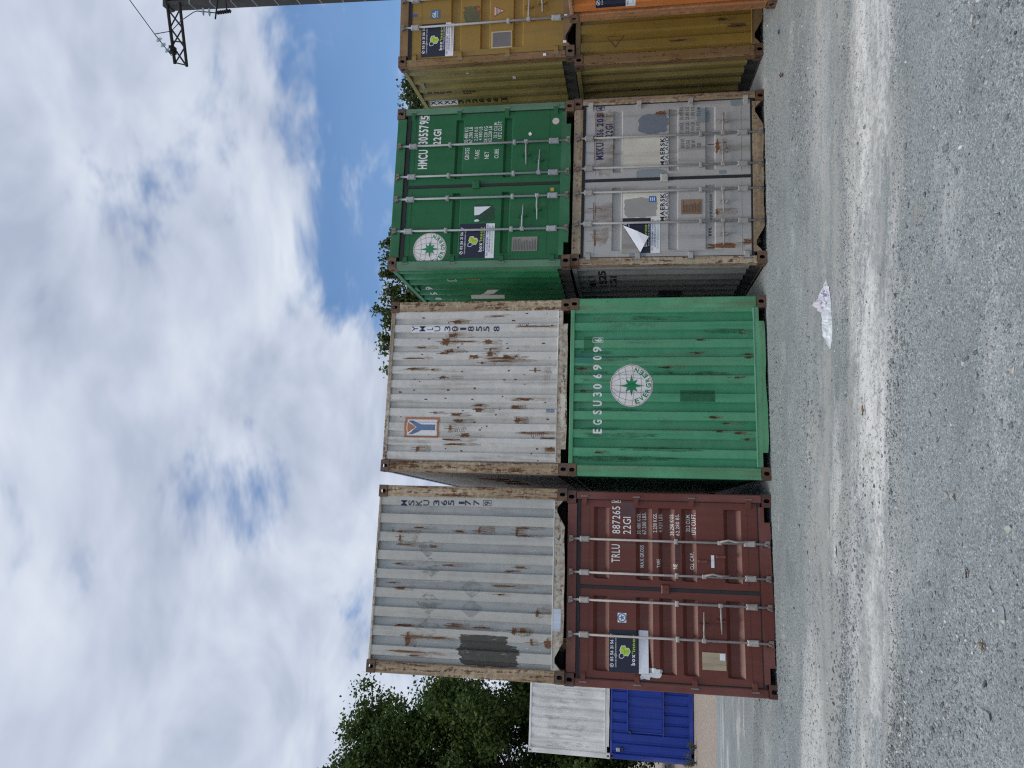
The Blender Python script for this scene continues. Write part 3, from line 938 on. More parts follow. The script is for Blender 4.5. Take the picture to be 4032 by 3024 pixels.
def doors(root, mats, channels, cdepth, cslope, rods, zband, hinges, handles, frame=0.085, lines=(), top=2.42, bot=0.17, gask=0.03, lockz=1.33, rodmat=None, hmat=None, lockcol=None, mids=(), leaf_half=1.103):
    """two door leaves with pressed channels, gaskets, locking gear and hinges"""
    rodmat = rodmat or GALV; hmat = hmat or mats['door']
    y0 = 0.030
    # channel profile over z (d>0 is recessed)
    prof = [(bot, 0.0)]
    for (za, zb) in sorted(channels):
        prof += [(za, 0.0), (za + cslope, cdepth), (zb - cslope * 0.9, cdepth), (zb, 0.0)]
    prof.append((top, 0.0))
    zfn = prof_fn(prof)
    zst = [p[0] for p in prof]
    leaf = [(-leaf_half, -0.022), (0.022, leaf_half)]
    spans = []
    for (xl, xr) in leaf:
        ia, ib = xl + frame, xr - frame
        spans.append((ia, ib))
        xs = [xl, ia, ia + 0.012, ib - 0.012, ib, xr]
        ins = [0, 0, 1, 1, 0, 0]
        vs = []; fs = []
        nz = len(prof)
        for x, w_ in zip(xs, ins):
            for z, d in prof:
                vs.append((x, y0 + d * w_, z))
        for i in range(len(xs) - 1):
            for k in range(nz - 1):
                a = i * nz + k
                fs.append((a, a + nz, a + nz + 1, a + 1))
        b = len(vs)                       # edges of the leaf
        vs += [(xl, y0, bot), (xr, y0, bot), (xr, y0, top), (xl, y0, top), (xl, y0 + .045, bot), (xr, y0 + .045, bot), (xr, y0 + .045, top), (xl, y0 + .045, top)]
        fs += [(b + 4, b + 5, b + 1, b), (b + 5, b + 6, b + 2, b + 1), (b + 6, b + 7, b + 3, b + 2), (b + 7, b + 4, b, b + 3)]
        dr = obj('door', vs, fs, mats['door'], root)
        for z in lines:                   # shallow weld lines
            MB().box(xl + frame * 0.6, xr - frame * 0.6, y0 - 0.003, y0 + 0.004, z - 0.004, z + 0.004).build('weld_seam', mats['door'], dr)

    def fn(a, b):
        for ia, ib in spans:
            if ia + 0.012 <= a <= ib - 0.012:
                return y0 + zfn(b)
        return y0
    ast = [s for ia, ib in spans for s in (ia, ia + .012, ib - .012, ib)]
    front = Surf(fn, ast, zst)
    # backing so that nothing shows through the joints
    MB().box(-W / 2 + 0.11, W / 2 - 0.11, y0 + 0.066, y0 + 0.076, bot - 0.02, top + 0.04).build('door_backing', RUBBER, root)
    # gaskets
    g = gask
    zt_, zb_ = top + 0.003, bot - 0.003
    for nm, bx in (('top', (-leaf_half - .01, leaf_half + .01, zt_, zt_ + g)), ('bot', (-leaf_half - .01, leaf_half + .01, zb_ - g, zb_)), ('mid', (-0.0195, 0.0195, zb_, zt_)),
                   ('l', (-leaf_half - 0.026, -leaf_half - 0.002, zb_, zt_)), ('r', (leaf_half + 0.002, leaf_half + 0.026, zb_, zt_))):
        MB().box(bx[0], bx[1], 0.022, 0.05, bx[2], bx[3]).build('gasket', RUBBER, root)
    # locking rods with brackets, cams, handles
    for i, xr in enumerate(rods):
        ztop, zbot = zband
        yr = 0.004
        rod = MB().tube([(xr, yr, zbot), (xr, yr, ztop)], 0.0148, 12).build('locking_rod', rodmat, root, True)
        for zc, hh in ((top - 0.055, 0.062), (bot + 0.105, 0.070)):
            mb = MB().cbox(xr - 0.036, xr + 0.036, -0.016, 0.0295, zc - hh, zc + hh, 0.014)
            for sx in (-1, 1):
                for sz in (-1, 1):
                    mb.tube([(xr + sx * 0.027, -0.007, zc + sz * hh * 0.62), (xr + sx * 0.027, -0.0185, zc + sz * hh * 0.62)], 0.007, 6)
            mb.build('rod_bracket', rodmat, rod)
        for zc in mids:
            mb = MB().cbox(xr - 0.034, xr + 0.034, -0.0165, 0.0295, zc - 0.022, zc + 0.022, 0.010)
            mb.tube([(xr - 0.024, -0.012, zc), (xr - 0.024, -0.021, zc)], 0.007, 6).tube([(xr + 0.024, -0.012, zc), (xr + 0.024, -0.021, zc)], 0.007, 6)
            mb.build('rod_guide', rodmat, rod)
        for ze, sg in ((ztop, 1), (zbot, -1)):
            mb = MB().tube([(xr, yr, ze - sg * 0.008), (xr, yr, ze + sg * 0.028)], 0.022, 8)
            mb.box(xr - 0.030, xr - 0.004, -0.030, 0.008, min(ze, ze + sg * 0.03), max(ze, ze + sg * 0.03))
            mb.box(xr + 0.008, xr + 0.040, -0.026, 0.0095, min(ze + sg * .006, ze + sg * 0.052), max(ze + sg * .006, ze + sg * 0.052))
            mb.box(xr - 0.042, xr + 0.006, -0.016, 0.0095, min(ze + sg * .031, ze + sg * 0.056), max(ze + sg * .031, ze + sg * 0.056))
            mb.build('cam_lock', CAMMAT, rod)
        if handles and handles[i]:
            zc, dirn, ln = handles[i]      # height, direction along x, length
            if dirn:
                hb = MB().cbox(xr - 0.026, xr + 0.026, -0.024, 0.02, zc - 0.026, zc + 0.026, 0.008)
                x2 = xr + dirn * ln
                mb = MB().tube([(xr + dirn * 0.02, -0.012, zc), (xr + dirn * ln * 0.5, -0.018, zc), (xr + dirn * ln * 0.62, 0.004, zc - 0.004), (x2, 0.004, zc - 0.006)], [0.013, 0.012, 0.011, 0.008], 8)
                xc = xr + dirn * ln * 0.55
                mb2 = MB().cbox(xc - 0.018, xc + 0.018, -0.006, 0.0295, zc - 0.055, zc + 0.055, 0.008)
                mb2.tube([(xc, -0.003, zc + 0.048), (xc, -0.022, zc + 0.048)], 0.014, 8).tube([(xc, -0.003, zc - 0.048), (xc, -0.022, zc - 0.048)], 0.012, 8)
                hb.build('handle_hub', rodmat, rod)
                mb.build('handle', rodmat, rod, True)
                mb2.build('handle_retainer', hmat if lockcol is None else lockcol, rod)
            else:                          # handle hanging along its rod
                MB().cbox(xr - 0.026, xr + 0.026, -0.024, 0.02, zc - 0.026, zc + 0.026, 0.008).build('handle_hub', rodmat, rod)
                MB().tube([(xr + 0.012, -0.03, zc), (xr + 0.035, -0.034, zc - 0.10), (xr + 0.016, -0.036, zc - 0.19), (xr + 0.022, -0.034, zc - ln)], [0.013, 0.012, 0.014, 0.008], 8).build('handle', rodmat, rod, True)
    # hinges
    for sx in (-1, 1):
        for z in hinges:
            xo = (leaf_half + 0.072) * sx; xin = (leaf_half - 0.075) * sx
            mb = MB()
            lo, hi = sorted((xo, xin))
            mb.add([(xin, y0, z - 0.032), (xin, y0, z + 0.032), (xin + sx * .03, 0.004, z - 0.026), (xin + sx * .03, 0.004, z + 0.026),
                    (xo - sx * 0.02, -0.002, z - 0.034), (xo - sx * 0.02, -0.002, z + 0.034), (xo, 0.0085, z - 0.034), (xo, 0.0085, z + 0.034),
                    (xin, y0 + .01, z - 0.032), (xin, y0 + .01, z + 0.032), (xo, 0.03, z - 0.034), (xo, 0.03, z + 0.034)],
                   [(0, 2, 3, 1), (2, 4, 5, 3), (4, 6, 7, 5), (0, 8, 10, 6, 4, 2), (1, 3, 5, 7, 11, 9), (6, 10, 11, 7)])
            mb.build('hinge', hmat, root)
            MB().tube([((leaf_half + 0.05) * sx, 0.0, z - 0.045), ((leaf_half + 0.05) * sx, 0.0, z + 0.045)], 0.010, 8).build('hinge_pin', CAMMAT, root)
    # centre lock box
    mb = MB().cbox(-0.05, 0.062, -0.004, 0.0285, lockz - 0.052, lockz + 0.052, 0.012)
    mb.tube([(0.0, -0.003, lockz), (0.0, -0.009, lockz)], 0.012, 8)
    mb.build('lock_box', hmat if lockcol is None else lockcol, root)
    return front


def letters(root, key, surf, off=0.0022):
    for s, x0, x1, z0, z1, c, bold in DATA[key]['text']:
        low = s.islower()
        sh = fit(text2d(s, bold, 0.12), x0, x1, z0, z1, None)
        decal('lettering', sh, surf, off, INK[c], root)
    for b in DATA[key]['box'].get('numbox', []):
        t = 0.006
        col = DATA[key]['text'][0][5]
        decal('number_frame', ring_rect(*b, t), surf, off - 0.0003, INK[col], root)


def sticker(root, surf, bx, fold=None):
    """company sticker: navy field above a white strip"""
    x0, x1, z0, z1 = bx
    w, h = x1 - x0, z1 - z0

    def P(a, b):
        return (x0 + a * w, z1 - b * h)

    def TB(s, a0, a1, b0, b1, mat, bold=0, off=0.0045):
        p = P(a0, b1); q = P(a1, b0)
        decal('lettering', fit(text2d(s, bold, 0.12), p[0], q[0], p[1], q[1]), surf, off, INK[mat], st)
    p = P(0, 0.755); q = P(1, 0)
    st = decal('sticker', rect(p[0], q[0], p[1], q[1]), surf, 0.003, INK['navy'], root)
    p = P(-0.01, 1.0); q = P(1.0, 0.755)
    decal('white_strip', rect(p[0], q[0], p[1], q[1]), surf, 0.0031, INK['paper'], st)
    TB('05 56 21 56 37', 0.25, 0.90, 0.028, 0.108, 'paper', 1)
    cx, cz = P(0.155, 0.068)
    rr = 0.042 * w
    circ = [(cx + rr * math.cos(t), cz + rr * math.sin(t)) for t in np.linspace(0, 2 * math.pi, 17)]
    decal('phone_icon', merge(ribbon(circ, 0.006), ribbon([(cx - rr * .4, cz - rr * .45), (cx - rr * .2, cz), (cx + rr * .35, cz + rr * .5)], 0.009)), surf, 0.0045, INK['paper'], st)
    TB('contact@boxinnov.com', 0.115, 0.86, 0.135, 0.198, 'paper', 0)
    # the cubes emblem
    out = [(0.335, 0.250), (0.43, 0.305), (0.50, 0.265), (0.52, 0.265), (0.62, 0.30), (0.63, 0.40), (0.575, 0.435), (0.575, 0.505), (0.50, 0.540), (0.36, 0.485), (0.36, 0.40), (0.325, 0.37), (0.325, 0.29)]
    out2 = [(0.335, 0.36), (0.40, 0.385), (0.40, 0.47), (0.50, 0.525), (0.565, 0.495), (0.565, 0.425), (0.62, 0.395), (0.61, 0.315), (0.515, 0.28), (0.44, 0.315), (0.445, 0.345), (0.40, 0.36)]
    hexo = [(0.335, 0.245), (0.42, 0.27), (0.455, 0.33), (0.40, 0.385), (0.335, 0.365), (0.31, 0.30)]
    sh = [P(*q_) for q_ in [(0.39, 0.40), (0.385, 0.485), (0.50, 0.545), (0.58, 0.505), (0.58, 0.435), (0.635, 0.405), (0.625, 0.305), (0.515, 0.265), (0.42, 0.30), (0.42, 0.36)]]
    decal('emblem_outline', poly2d(sh), surf, 0.0042, INK['paper'], st)
    sh = [P(*q_) for q_ in [(0.405, 0.405), (0.40, 0.475), (0.50, 0.527), (0.565, 0.495), (0.565, 0.425), (0.62, 0.397), (0.61, 0.316), (0.515, 0.282), (0.435, 0.312), (0.435, 0.365)]]
    decal('emblem', poly2d(sh), surf, 0.0050, INK['lime'], st)
    decal('emblem_edge', merge(ribbon([P(0.50, 0.40), P(0.50, 0.52)], 0.006), ribbon([P(0.41, 0.36), P(0.50, 0.40), P(0.61, 0.33)], 0.006)), surf, 0.0056, INK['limedark'], st)
    decal('small_cube_outline', poly2d([P(*q_) for q_ in [(0.335, 0.25), (0.42, 0.25), (0.455, 0.30), (0.44, 0.375), (0.36, 0.385), (0.32, 0.33)]]), surf, 0.0060, INK['paper'], st)
    decal('small_cube', poly2d([P(*q_) for q_ in [(0.345, 0.264), (0.413, 0.264), (0.442, 0.303), (0.43, 0.362), (0.365, 0.371), (0.335, 0.328)]]), surf, 0.0066, INK['navy'], st)
    TB('box', 0.18, 0.435, 0.555, 0.66, 'paper', 1)
    TB("'innov", 0.455, 0.90, 0.575, 0.66, 'lime', 1)
    TB("SOLUTIONS D'AVENIR", 0.20, 0.90, 0.685, 0.722, 'paper', 0)
    TB('VENTE - LOCATION AMENAGEMENT - TRANSFORMATION', 0.05, 0.96, 0.775, 0.825, 'slate', 0)
    TB('CONTAINER MARITIME OCCASION ET NEUF', 0.16, 0.90, 0.842, 0.888, 'slate', 0)
    TB('WWW.BOXINNOV.COM', 0.11, 0.92, 0.912, 0.968, 'limepale', 0)
    return st


def roundel(root, surf, bx, scale_text=1.0):
    """white globe disc with a green compass star and lettering on its lower rim"""
    x0, x1, z0, z1 = bx
    cx, cz = (x0 + x1) / 2, (z0 + z1) / 2
    r = (x1 - x0 + z1 - z0) / 4
    T = lambda t, k=1.0: (cx + r * k * math.cos(t), cz + r * k * math.sin(t))
    disc = decal('globe_emblem', poly2d([T(2 * math.pi * k / 48) for k in range(48)]), surf, 0.002, INK['ewhite'], root)
    lw = 0.026 * r
    lines = [ribbon([T(2 * math.pi * k / 48, 0.965) for k in range(49)], lw)]
    for k in (0.0, 0.36, 0.72):
        for s in ((1, -1) if k else (1,)):
            lines.append(ribbon([(cx + s * r * k * math.cos(t), cz + r * 0.96 * math.sin(t)) for t in np.linspace(-math.pi / 2, math.pi / 2, 25)], lw))
    for zz in (0.62, 0.32, -0.02, -0.36, -0.66):
        half = math.sqrt(1 - zz * zz) * 0.96
        lines.append(ribbon([(cx + r * half * a, cz + r * (zz - 0.10 * (1 - a * a) * (1 if zz > -0.5 else 0.4))) for a in np.linspace(-1, 1, 21)], lw))
    decal('globe_lines', merge(*lines), surf, 0.0030, INK['epink'], disc)
    star = []
    for k in range(16):
        t = math.pi / 2 + k * math.pi / 8
        if k % 2:
            rad = 0.20
        elif (k // 2) % 2:
            rad = 0.40
        else:
            rad = 0.60 if k in (0, 8) else 0.52
        star.append((cx + r * rad * math.cos(t), cz + r * rad * math.sin(t)))
    fan = [(cx, cz)] + star
    decal('compass_star', (fan, [(0, 1 + k, 1 + (k + 1) % 16) for k in range(16)]), surf, 0.0044, INK['egreen'], disc)
    word = 'EVERGREEN'
    shapes = []
    for i, ch in enumerate(word):
        ang = math.radians(199 + i * (143 / 8))
        vs, fs = fit(text2d(ch, 1), -0.095 * r, 0.095 * r, -0.115 * r, 0.115 * r)
        rot = ang + math.pi / 2
        c, s = math.cos(rot), math.sin(rot)
        px, pz = cx + 0.79 * r * math.cos(ang), cz + 0.79 * r * math.sin(ang)
        shapes.append(([(px + a * c - b * s, pz + a * s + b * c) for a, b in vs], fs))
    # white backing so that the globe lines stop short of the letters
    arc = [(cx + 0.79 * r * math.cos(t), cz + 0.79 * r * math.sin(t)) for t in np.linspace(math.radians(192), math.radians(348), 40)]
    decal('letter_band', ribbon(arc, 0.27 * r), surf, 0.0036, INK['ewhite'], disc)
    decal('lettering', merge(*shapes), surf, 0.0046, INK['egreen'], disc)


RUN_MAT = [None]


def rusts(root, surf, boxes, mat, seed, off=0.0016, name='rust_stain'):
    rng = random.Random(seed)
    for b in boxes:
        w, h = b[1] - b[0], b[3] - b[2]
        sh = [blob(b[0] - 0.006, b[1] + 0.006, b[2] - 0.01, b[3] + 0.01, rng, 18, 0.55)]
        for _ in range(2):                 # scratches breaking out of the blotch
            x = (b[0] + b[1]) / 2 + (rng.random() - .5) * w * .5
            z = (b[2] + b[3]) / 2 + (rng.random() - .5) * h * .5
            l = 0.03 + rng.random() * 0.09
            sh.append(ribbon([(x, z + l), (x + rng.uniform(-.006, .006), z), (x + rng.uniform(-.01, .01), z - l)], rng.uniform(0.003, 0.008)))
        decal(name, merge(*sh), surf, off, mat, root)
        # the soft run below it, washed down by rain
        cx = (b[0] + b[1]) / 2; ww = max(w, 0.03) * rng.uniform(0.9, 1.4) / 2; ln = rng.uniform(0.10, 0.30)
        decal('rust_run', blob(cx - ww - .012, cx + ww + .012, b[2] - ln, b[3] + 0.03, rng, 16, 0.35), surf, off - 0.0006, RUN_MAT[0], root)

# ------------------------------------------------------------------ ground
def sstep(a, b, t):
    t = np.clip((t - a) / (b - a), 0, 1)
    return t * t * (3 - 2 * t)


_gr = np.random.RandomState(11)
_waves = [(_gr.uniform(0.3, 1.6), _gr.uniform(0, 6.28), _gr.uniform(0, 6.28), _gr.uniform(0.002, 0.006)) for _ in range(9)]


def gz(x, y):
    x = np.asarray(x, float); y = np.asarray(y, float)
    z = -0.333 * sstep(11.5, 21.0, y) * sstep(-3.5, -8.0, x)
    near = 1 - sstep(8.0, 9.0, y)
    u = np.zeros_like(z)
    for k, a, p, h in _waves:
        u = u + h * np.sin(k * (x * math.cos(a) + y * math.sin(a)) * 2.0 + p)
    # two shallow wheel ruts running along the row
    ruts = -0.022 * np.exp(-((y - 7.05 + 0.05 * np.sin(x * .8)) / 0.24) ** 2) - 0.018 * np.exp(-((y - 5.62 + 0.06 * np.sin(x * .6 + 1)) / 0.22) ** 2) + 0.012 * np.exp(-((y - 5.30) / 0.12) ** 2)
    return z + (u + ruts) * near + 0.006


def ground_material():
    m, n = new_mat('gravel_yard')
    tc = n.add('ShaderNodeTexCoord').outputs['Object']
    x, y, z = n.sep(tc)
    # crushed stone: two sizes of chips with their own greys
    v1 = n.voronoi(tc, 140, 'Color'); v2 = n.voronoi(tc, 75, 'Color'); d1 = n.voronoi(tc, 140, 'Distance')
    s1 = n.sep(v1)[0]; s2 = n.sep(v2)[1]
    chip = n.math('ADD', n.math('MULTIPLY', s1, 0.65), n.math('MULTIPLY', s2, 0.35))
    fine = n.noise(tc, 260, 3, 0.7)
    g = n.math('ADD', n.math('MULTIPLY', chip, 0.62), n.math('MULTIPLY', fine, 0.38))
    col = n.ramp(g, [(0.14, (0.112, 0.132, 0.140)), (0.38, (0.208, 0.240, 0.250)), (0.62, (0.305, 0.340, 0.350)), (0.86, (0.56, 0.60, 0.605))])
    # damp and dry areas
    big = n.noise(n.mapping(tc, scale=(0.55, 1.2, 1)), 0.9, 4, 0.6)
    col = n.mix(n.math('MULTIPLY', n.smooth(big, 0.42, 0.66), 0.32), col, (0.165, 0.188, 0.196))
    wob = n.math('MULTIPLY', n.math('SUBTRACT', n.noise(n.mapping(tc, scale=(0.5, 0.5, 1)), 0.8, 3, 0.6), 0.5), 1.1)
    yy = n.math('ADD', y, wob)
    streak = n.noise(n.mapping(tc, scale=(0.8, 4.5, 1)), 1.0, 6, 0.66)
    patch = n.noise(n.mapping(tc, scale=(0.6, 1.3, 1), loc=(4.4, 1.3, 0)), 1.0, 4, 0.62)
    brk = n.noise(tc, 18, 4, 0.72)

    # wheel tracks: stone ground down to sandy dust, in strands that part and meet again
    zone = n.math('MULTIPLY', n.smooth(yy, 4.75, 5.45), n.smooth(yy, 8.2, 7.2))
    zone2 = n.math('MULTIPLY', n.smooth(yy, 5.0, 5.5), n.smooth(yy, 6.6, 6.0))
    strand = n.noise(n.mapping(tc, scale=(0.55, 2.5, 1), loc=(1.7, 3.9, 0), rot=(0, 0, 0.03)), 1.0, 6, 0.58)
    strand2 = n.noise(n.mapping(tc, scale=(0.75, 2.8, 1), loc=(6.7, 0.9, 0), rot=(0, 0, -0.04)), 1.0, 6, 0.60)
    sp_ = n.math('ADD', n.math('MULTIPLY', strand, 0.74), n.math('MULTIPLY', brk, 0.26))
    mud = n.math('MULTIPLY', zone, n.smooth(sp_, 0.42, 0.57))
    col = n.mix(n.math('MULTIPLY', mud, 0.70), col, n.mix(brk, (0.28, 0.282, 0.268), (0.47, 0.472, 0.45)))
    b2 = n.math('MULTIPLY', zone2, n.smooth(n.math('ADD', n.math('MULTIPLY', strand2, 0.74), n.math('MULTIPLY', brk, 0.26)), 0.42, 0.60))
    # pale dust swept into drifts here and there along the tracks and in the lane
    drift = None
    wn = n.noise(n.mapping(tc, scale=(0.8, 1.6, 1)), 2.6, 5, 0.66, color=True)
    wx, wy, _ = n.sep(wn)
    xw = n.math('ADD', x, n.math('MULTIPLY', n.math('SUBTRACT', wx, 0.5), 1.9))
    yw = n.math('ADD', y, n.math('MULTIPLY', n.math('SUBTRACT', wy, 0.5), 0.75))
    for (px, py, pa, pb, st_) in ((-3.45, 7.5, 0.85, 0.30, 1.0), (-4.6, 7.15, 0.9, 0.30, 1.0), (-1.22, 6.75, 0.35, 0.13, 0.9), (-1.2, 5.66, 0.50, 0.16, 0.75), (-0.50, 5.68, 0.50, 0.28, 0.9), (-0.75, 6.70, 0.45, 0.12, 0.9),
                              (0.55, 5.83, 0.45, 0.22, 0.75), (2.85, 6.10, 0.42, 0.17, 0.95), (1.55, 5.90, 0.45, 0.15, 0.8), (3.0, 7.25, 0.95, 0.28, 0.45), (0.10, 3.95, 0.35, 0.10, 0.4),
                              (-5.15, 11.46, 0.42, 0.07, 0.9), (-5.6, 12.08, 0.34, 0.08, 0.9), (-6.75, 13.35, 0.30, 0.14, 0.9), (-6.65, 14.15, 0.9, 0.10, 0.8), (-5.3, 11.9, 0.45, 0.05, 0.9), (-9.0, 14.6, 2.0, 0.16, 0.8)):
        ex_ = n.math('DIVIDE', n.math('SUBTRACT', xw, px), pa); ey_ = n.math('DIVIDE', n.math('SUBTRACT', yw, py), pb)
        q_ = n.math('ADD', n.math('MULTIPLY', ex_, ex_), n.math('MULTIPLY', ey_, ey_))
        v_ = n.math('MULTIPLY', n.smooth(q_, 2.6, 0.0), st_)
        drift = v_ if drift is None else n.math('MAXIMUM', drift, v_)
    wh = n.math('ADD', n.math('MULTIPLY', drift, 0.62), n.math('MULTIPLY', b2, 0.80), clamp=True)
    wh = n.math('MULTIPLY', wh, n.smooth(n.math('ADD', n.math('MULTIPLY', streak, 0.55), n.math('MULTIPLY', brk, 0.45)), 0.32, 0.54))
    wh = n.math('MULTIPLY', wh, n.smooth(g, 0.18, 0.40))
    col = n.mix(n.math('MULTIPLY', wh, 0.95), col, n.mix(fine, (0.52, 0.525, 0.51), (0.80, 0.80, 0.78)))
    # thin dusty veils and darker, coarser areas over the open gravel
    veil = n.noise(n.mapping(tc, scale=(0.9, 1.4, 1), loc=(9.1, 2.7, 0)), 1.15, 5, 0.62)
    col = n.mix(n.math('MULTIPLY', n.math('MULTIPLY', n.smooth(veil, 0.54, 0.70), n.smooth(brk, 0.30, 0.62)), 0.45), col, (0.56, 0.565, 0.55))
    col = n.mix(n.math('MULTIPLY', n.smooth(veil, 0.44, 0.32), 0.35), col, (0.13, 0.152, 0.162))
    # sandy strip before the far stack
    sand = n.math('MULTIPLY', n.smooth(n.math('ADD', y, wob), 15.4, 16.2), n.smooth(x, -2.5, -4.5))
    col = n.mix(n.math('MULTIPLY', sand, 0.85), col, n.mix(n.smooth(brk, 0.3, 0.7), (0.20, 0.155, 0.12), (0.50, 0.42, 0.35)))
    # a few rusty and tan traces in the foreground
    tan = n.noise(n.mapping(tc, loc=(2.2, 6.1, 0)), 1.7, 3, 0.6)
    col = n.mix(n.math('MULTIPLY', n.smooth(tan, 0.64, 0.74), 0.35), col, (0.36, 0.30, 0.24))
    b = principled(n, Base_Color=col, Roughness=0.92)
    b.inputs['Specular IOR Level'].default_value = 0.2
    hgt = n.math('ADD', n.math('MULTIPLY', n.math('SUBTRACT', 1.0, d1), 0.5), n.math('ADD', n.math('MULTIPLY', s2, 0.35), n.math('MULTIPLY', fine, 0.5)))
    hgt = n.math('MULTIPLY', hgt, n.math('SUBTRACT', 1.0, n.math('MULTIPLY', n.math('MAXIMUM', mud, wh), 0.6)))
    n.link(n.bump(hgt, 0.4, 0.008), b.inputs['Normal'])
    return m


GROUND_MAT = ground_material()


def build_ground():
    xs = np.concatenate([-np.geomspace(1500, 14, 14), np.linspace(-12, 9, 106), np.geomspace(11, 1500, 14)])
    ys = np.concatenate([-np.geomspace(1500, 3, 12), np.linspace(-2, 24, 180), np.geomspace(26, 2500, 16)])
    X, Y = np.meshgrid(xs, ys)
    Z = gz(X, Y)
    vs = np.stack([X.ravel(), Y.ravel(), Z.ravel()], 1)
    nx = len(xs); ny = len(ys)
    fs = [(j * nx + i, j * nx + i + 1, (j + 1) * nx + i + 1, (j + 1) * nx + i) for j in range(ny - 1) for i in range(nx - 1)]
    o = obj('ground', vs, fs, GROUND_MAT, None, True)
    tag(o, 'grey crushed stone yard with pale dusty wheel tracks', None, kind='structure')


build_ground()


def stone_shapes(n, seed):
    """unit stones: broken angular chips (skewed, clipped boxes)"""
    cv = np.array([(x, y, z) for z in (-1, 1) for y in (-1, 1) for x in (-1, 1)], float)
    it = np.array([(0, 2, 1), (1, 2, 3), (4, 5, 6), (5, 7, 6), (0, 1, 4), (1, 5, 4), (2, 6, 3), (3, 6, 7), (0, 4, 2), (2, 4, 6), (1, 3, 5), (3, 7, 5)])
    rs = np.random.RandomState(seed)
    out = []
    for _ in range(n):
        v = cv * rs.uniform(0.35, 1.0, (8, 3)) * np.array([rs.uniform(0.9, 1.6), rs.uniform(0.6, 1.1), rs.uniform(0.35, 0.8)])
        v += rs.normal(0, 0.10, (8, 3))
        a, b = rs.uniform(-.5, .5, 2)
        Rx = np.array([[1, 0, 0], [0, math.cos(a), -math.sin(a)], [0, math.sin(a), math.cos(a)]])
        Ry = np.array([[math.cos(b), 0, math.sin(b)], [0, 1, 0], [-math.sin(b), 0, math.cos(b)]])
        out.append(v @ Rx @ Ry)
    return out, it


def np_mesh(name, V, F, mat, parent=None):
    me = bpy.data.meshes.new(name)
    V = np.asarray(V, np.float32); F = np.asarray(F, np.int32)
    k = F.shape[1]
    me.vertices.add(len(V)); me.vertices.foreach_set('co', V.ravel())
    me.loops.add(F.size); me.loops.foreach_set('vertex_index', F.ravel())
    me.polygons.add(len(F))
    me.polygons.foreach_set('loop_start', np.arange(0, F.size, k, dtype=np.int32))
    me.polygons.foreach_set('loop_total', np.full(len(F), k, np.int32))
    me.update(calc_edges=True)
    me.validate()
    return link_mesh(name, me, mat, parent)


def stone_material(name, stops, spec=0.25):
    m, n = new_mat(name)
    geo = n.add('ShaderNodeNewGeometry')
    tc = n.add('ShaderNodeTexCoord').outputs['Object']
    rnd = geo.outputs['Random Per Island']
    c = n.ramp(rnd, stops)
    c = n.mix(n.math('MULTIPLY', n.noise(tc, 120, 4), 0.35), c, (0.16, 0.16, 0.155))
    b = principled(n, Base_Color=c, Roughness=0.85)
    b.inputs['Specular IOR Level'].default_value = spec
    return m


GRAVEL_MAT = stone_material('loose_stone', [(0.0, (0.14, 0.158, 0.165)), (0.25, (0.225, 0.25, 0.257)), (0.62, (0.32, 0.348, 0.353)), (0.88, (0.43, 0.455, 0.45)), (0.97, (0.62, 0.63, 0.61)), (1.0, (0.80, 0.80, 0.77))])


def build_gravel():
    rs = np.random.RandomState(5)
    base, tri = stone_shapes(14, 3)
    N = 115000
    y = 2.2 + (10.6 - 2.2) * rs.rand(N * 3) ** 1.55
    rid = rs.rand(N * 3) < 0.10
    y[rid] = np.where(rs.rand(rid.sum()) < 0.55, 5.16, 6.42) + rs.normal(0, 0.07, rid.sum())
    x = (rs.rand(N * 3) * 2 - 1) * (0.68 * y + 0.9)
    keep = rs.rand(len(y))
    dust = 0.72 * np.exp(-((y - 7.05) / 0.45) ** 2) + 0.72 * np.exp(-((y - 5.75) / 0.38) ** 2)
    clump = 0.5 + 0.5 * np.sin(x * 2.1 + 1.3 * np.sin(y * 1.7)) * np.sin(y * 2.6 + x)
    ok = keep > np.clip(dust + 0.35 * clump, 0, 0.93)
    x, y = x[ok][:N], y[ok][:N]
    n = len(x)
    s = np.exp(rs.normal(math.log(0.0047), 0.42, n))
    s = s * (0.72 + 0.75 * np.clip(np.sin(x * 1.3 + 2 * np.sin(y * 1.1)) * np.sin(y * 1.9 + x * 0.7) + 0.2, 0, 1))
    s = np.clip(s, 0.0028, 0.019)
    big = rs.rand(n) < 0.0025
    s[big] = rs.uniform(0.012, 0.022, big.sum())
    z = gz(x, y) + s * 0.12
    ang = rs.rand(n) * 6.283
    V = np.zeros((n, 8, 3), np.float32)
    sel = rs.randint(0, len(base), n)
    for b in range(len(base)):
        k = sel == b
        v = base[b][None] * s[k][:, None, None]
        c, sn = np.cos(ang[k])[:, None], np.sin(ang[k])[:, None]
        V[k, :, 0] = v[..., 0] * c - v[..., 1] * sn + x[k][:, None]
        V[k, :, 1] = v[..., 0] * sn + v[..., 1] * c + y[k][:, None]
        V[k, :, 2] = v[..., 2] + z[k][:, None]
    F = (tri[None] + (np.arange(n) * 8)[:, None, None]).reshape(-1, 3)
    o = np_mesh('gravel', V.reshape(-1, 3), F, GRAVEL_MAT)
    tag(o, 'loose grey gravel scattered over the yard', 'gravel', kind='stuff')


build_gravel()

# ------------------------------------------------------------------ containers
_chars = sorted(set("ABCDEFGHIJKLMNOPQRSTUVWXYZ0123456789.-'@abcdefghijklmnopqrstuvwxyz"))
make_glyphs(_chars)

RUST = rustmat()
RUN_MAT[0] = stain('rust_bleed', (0.27, 0.165, 0.085), 0.30, 0.95, 5, amax=0.75)
RSTAIN = stain('rust_runs', (0.20, 0.085, 0.035), 0.30, 0.52, 16)
GROUP = 'shipping containers stacked in the front row'


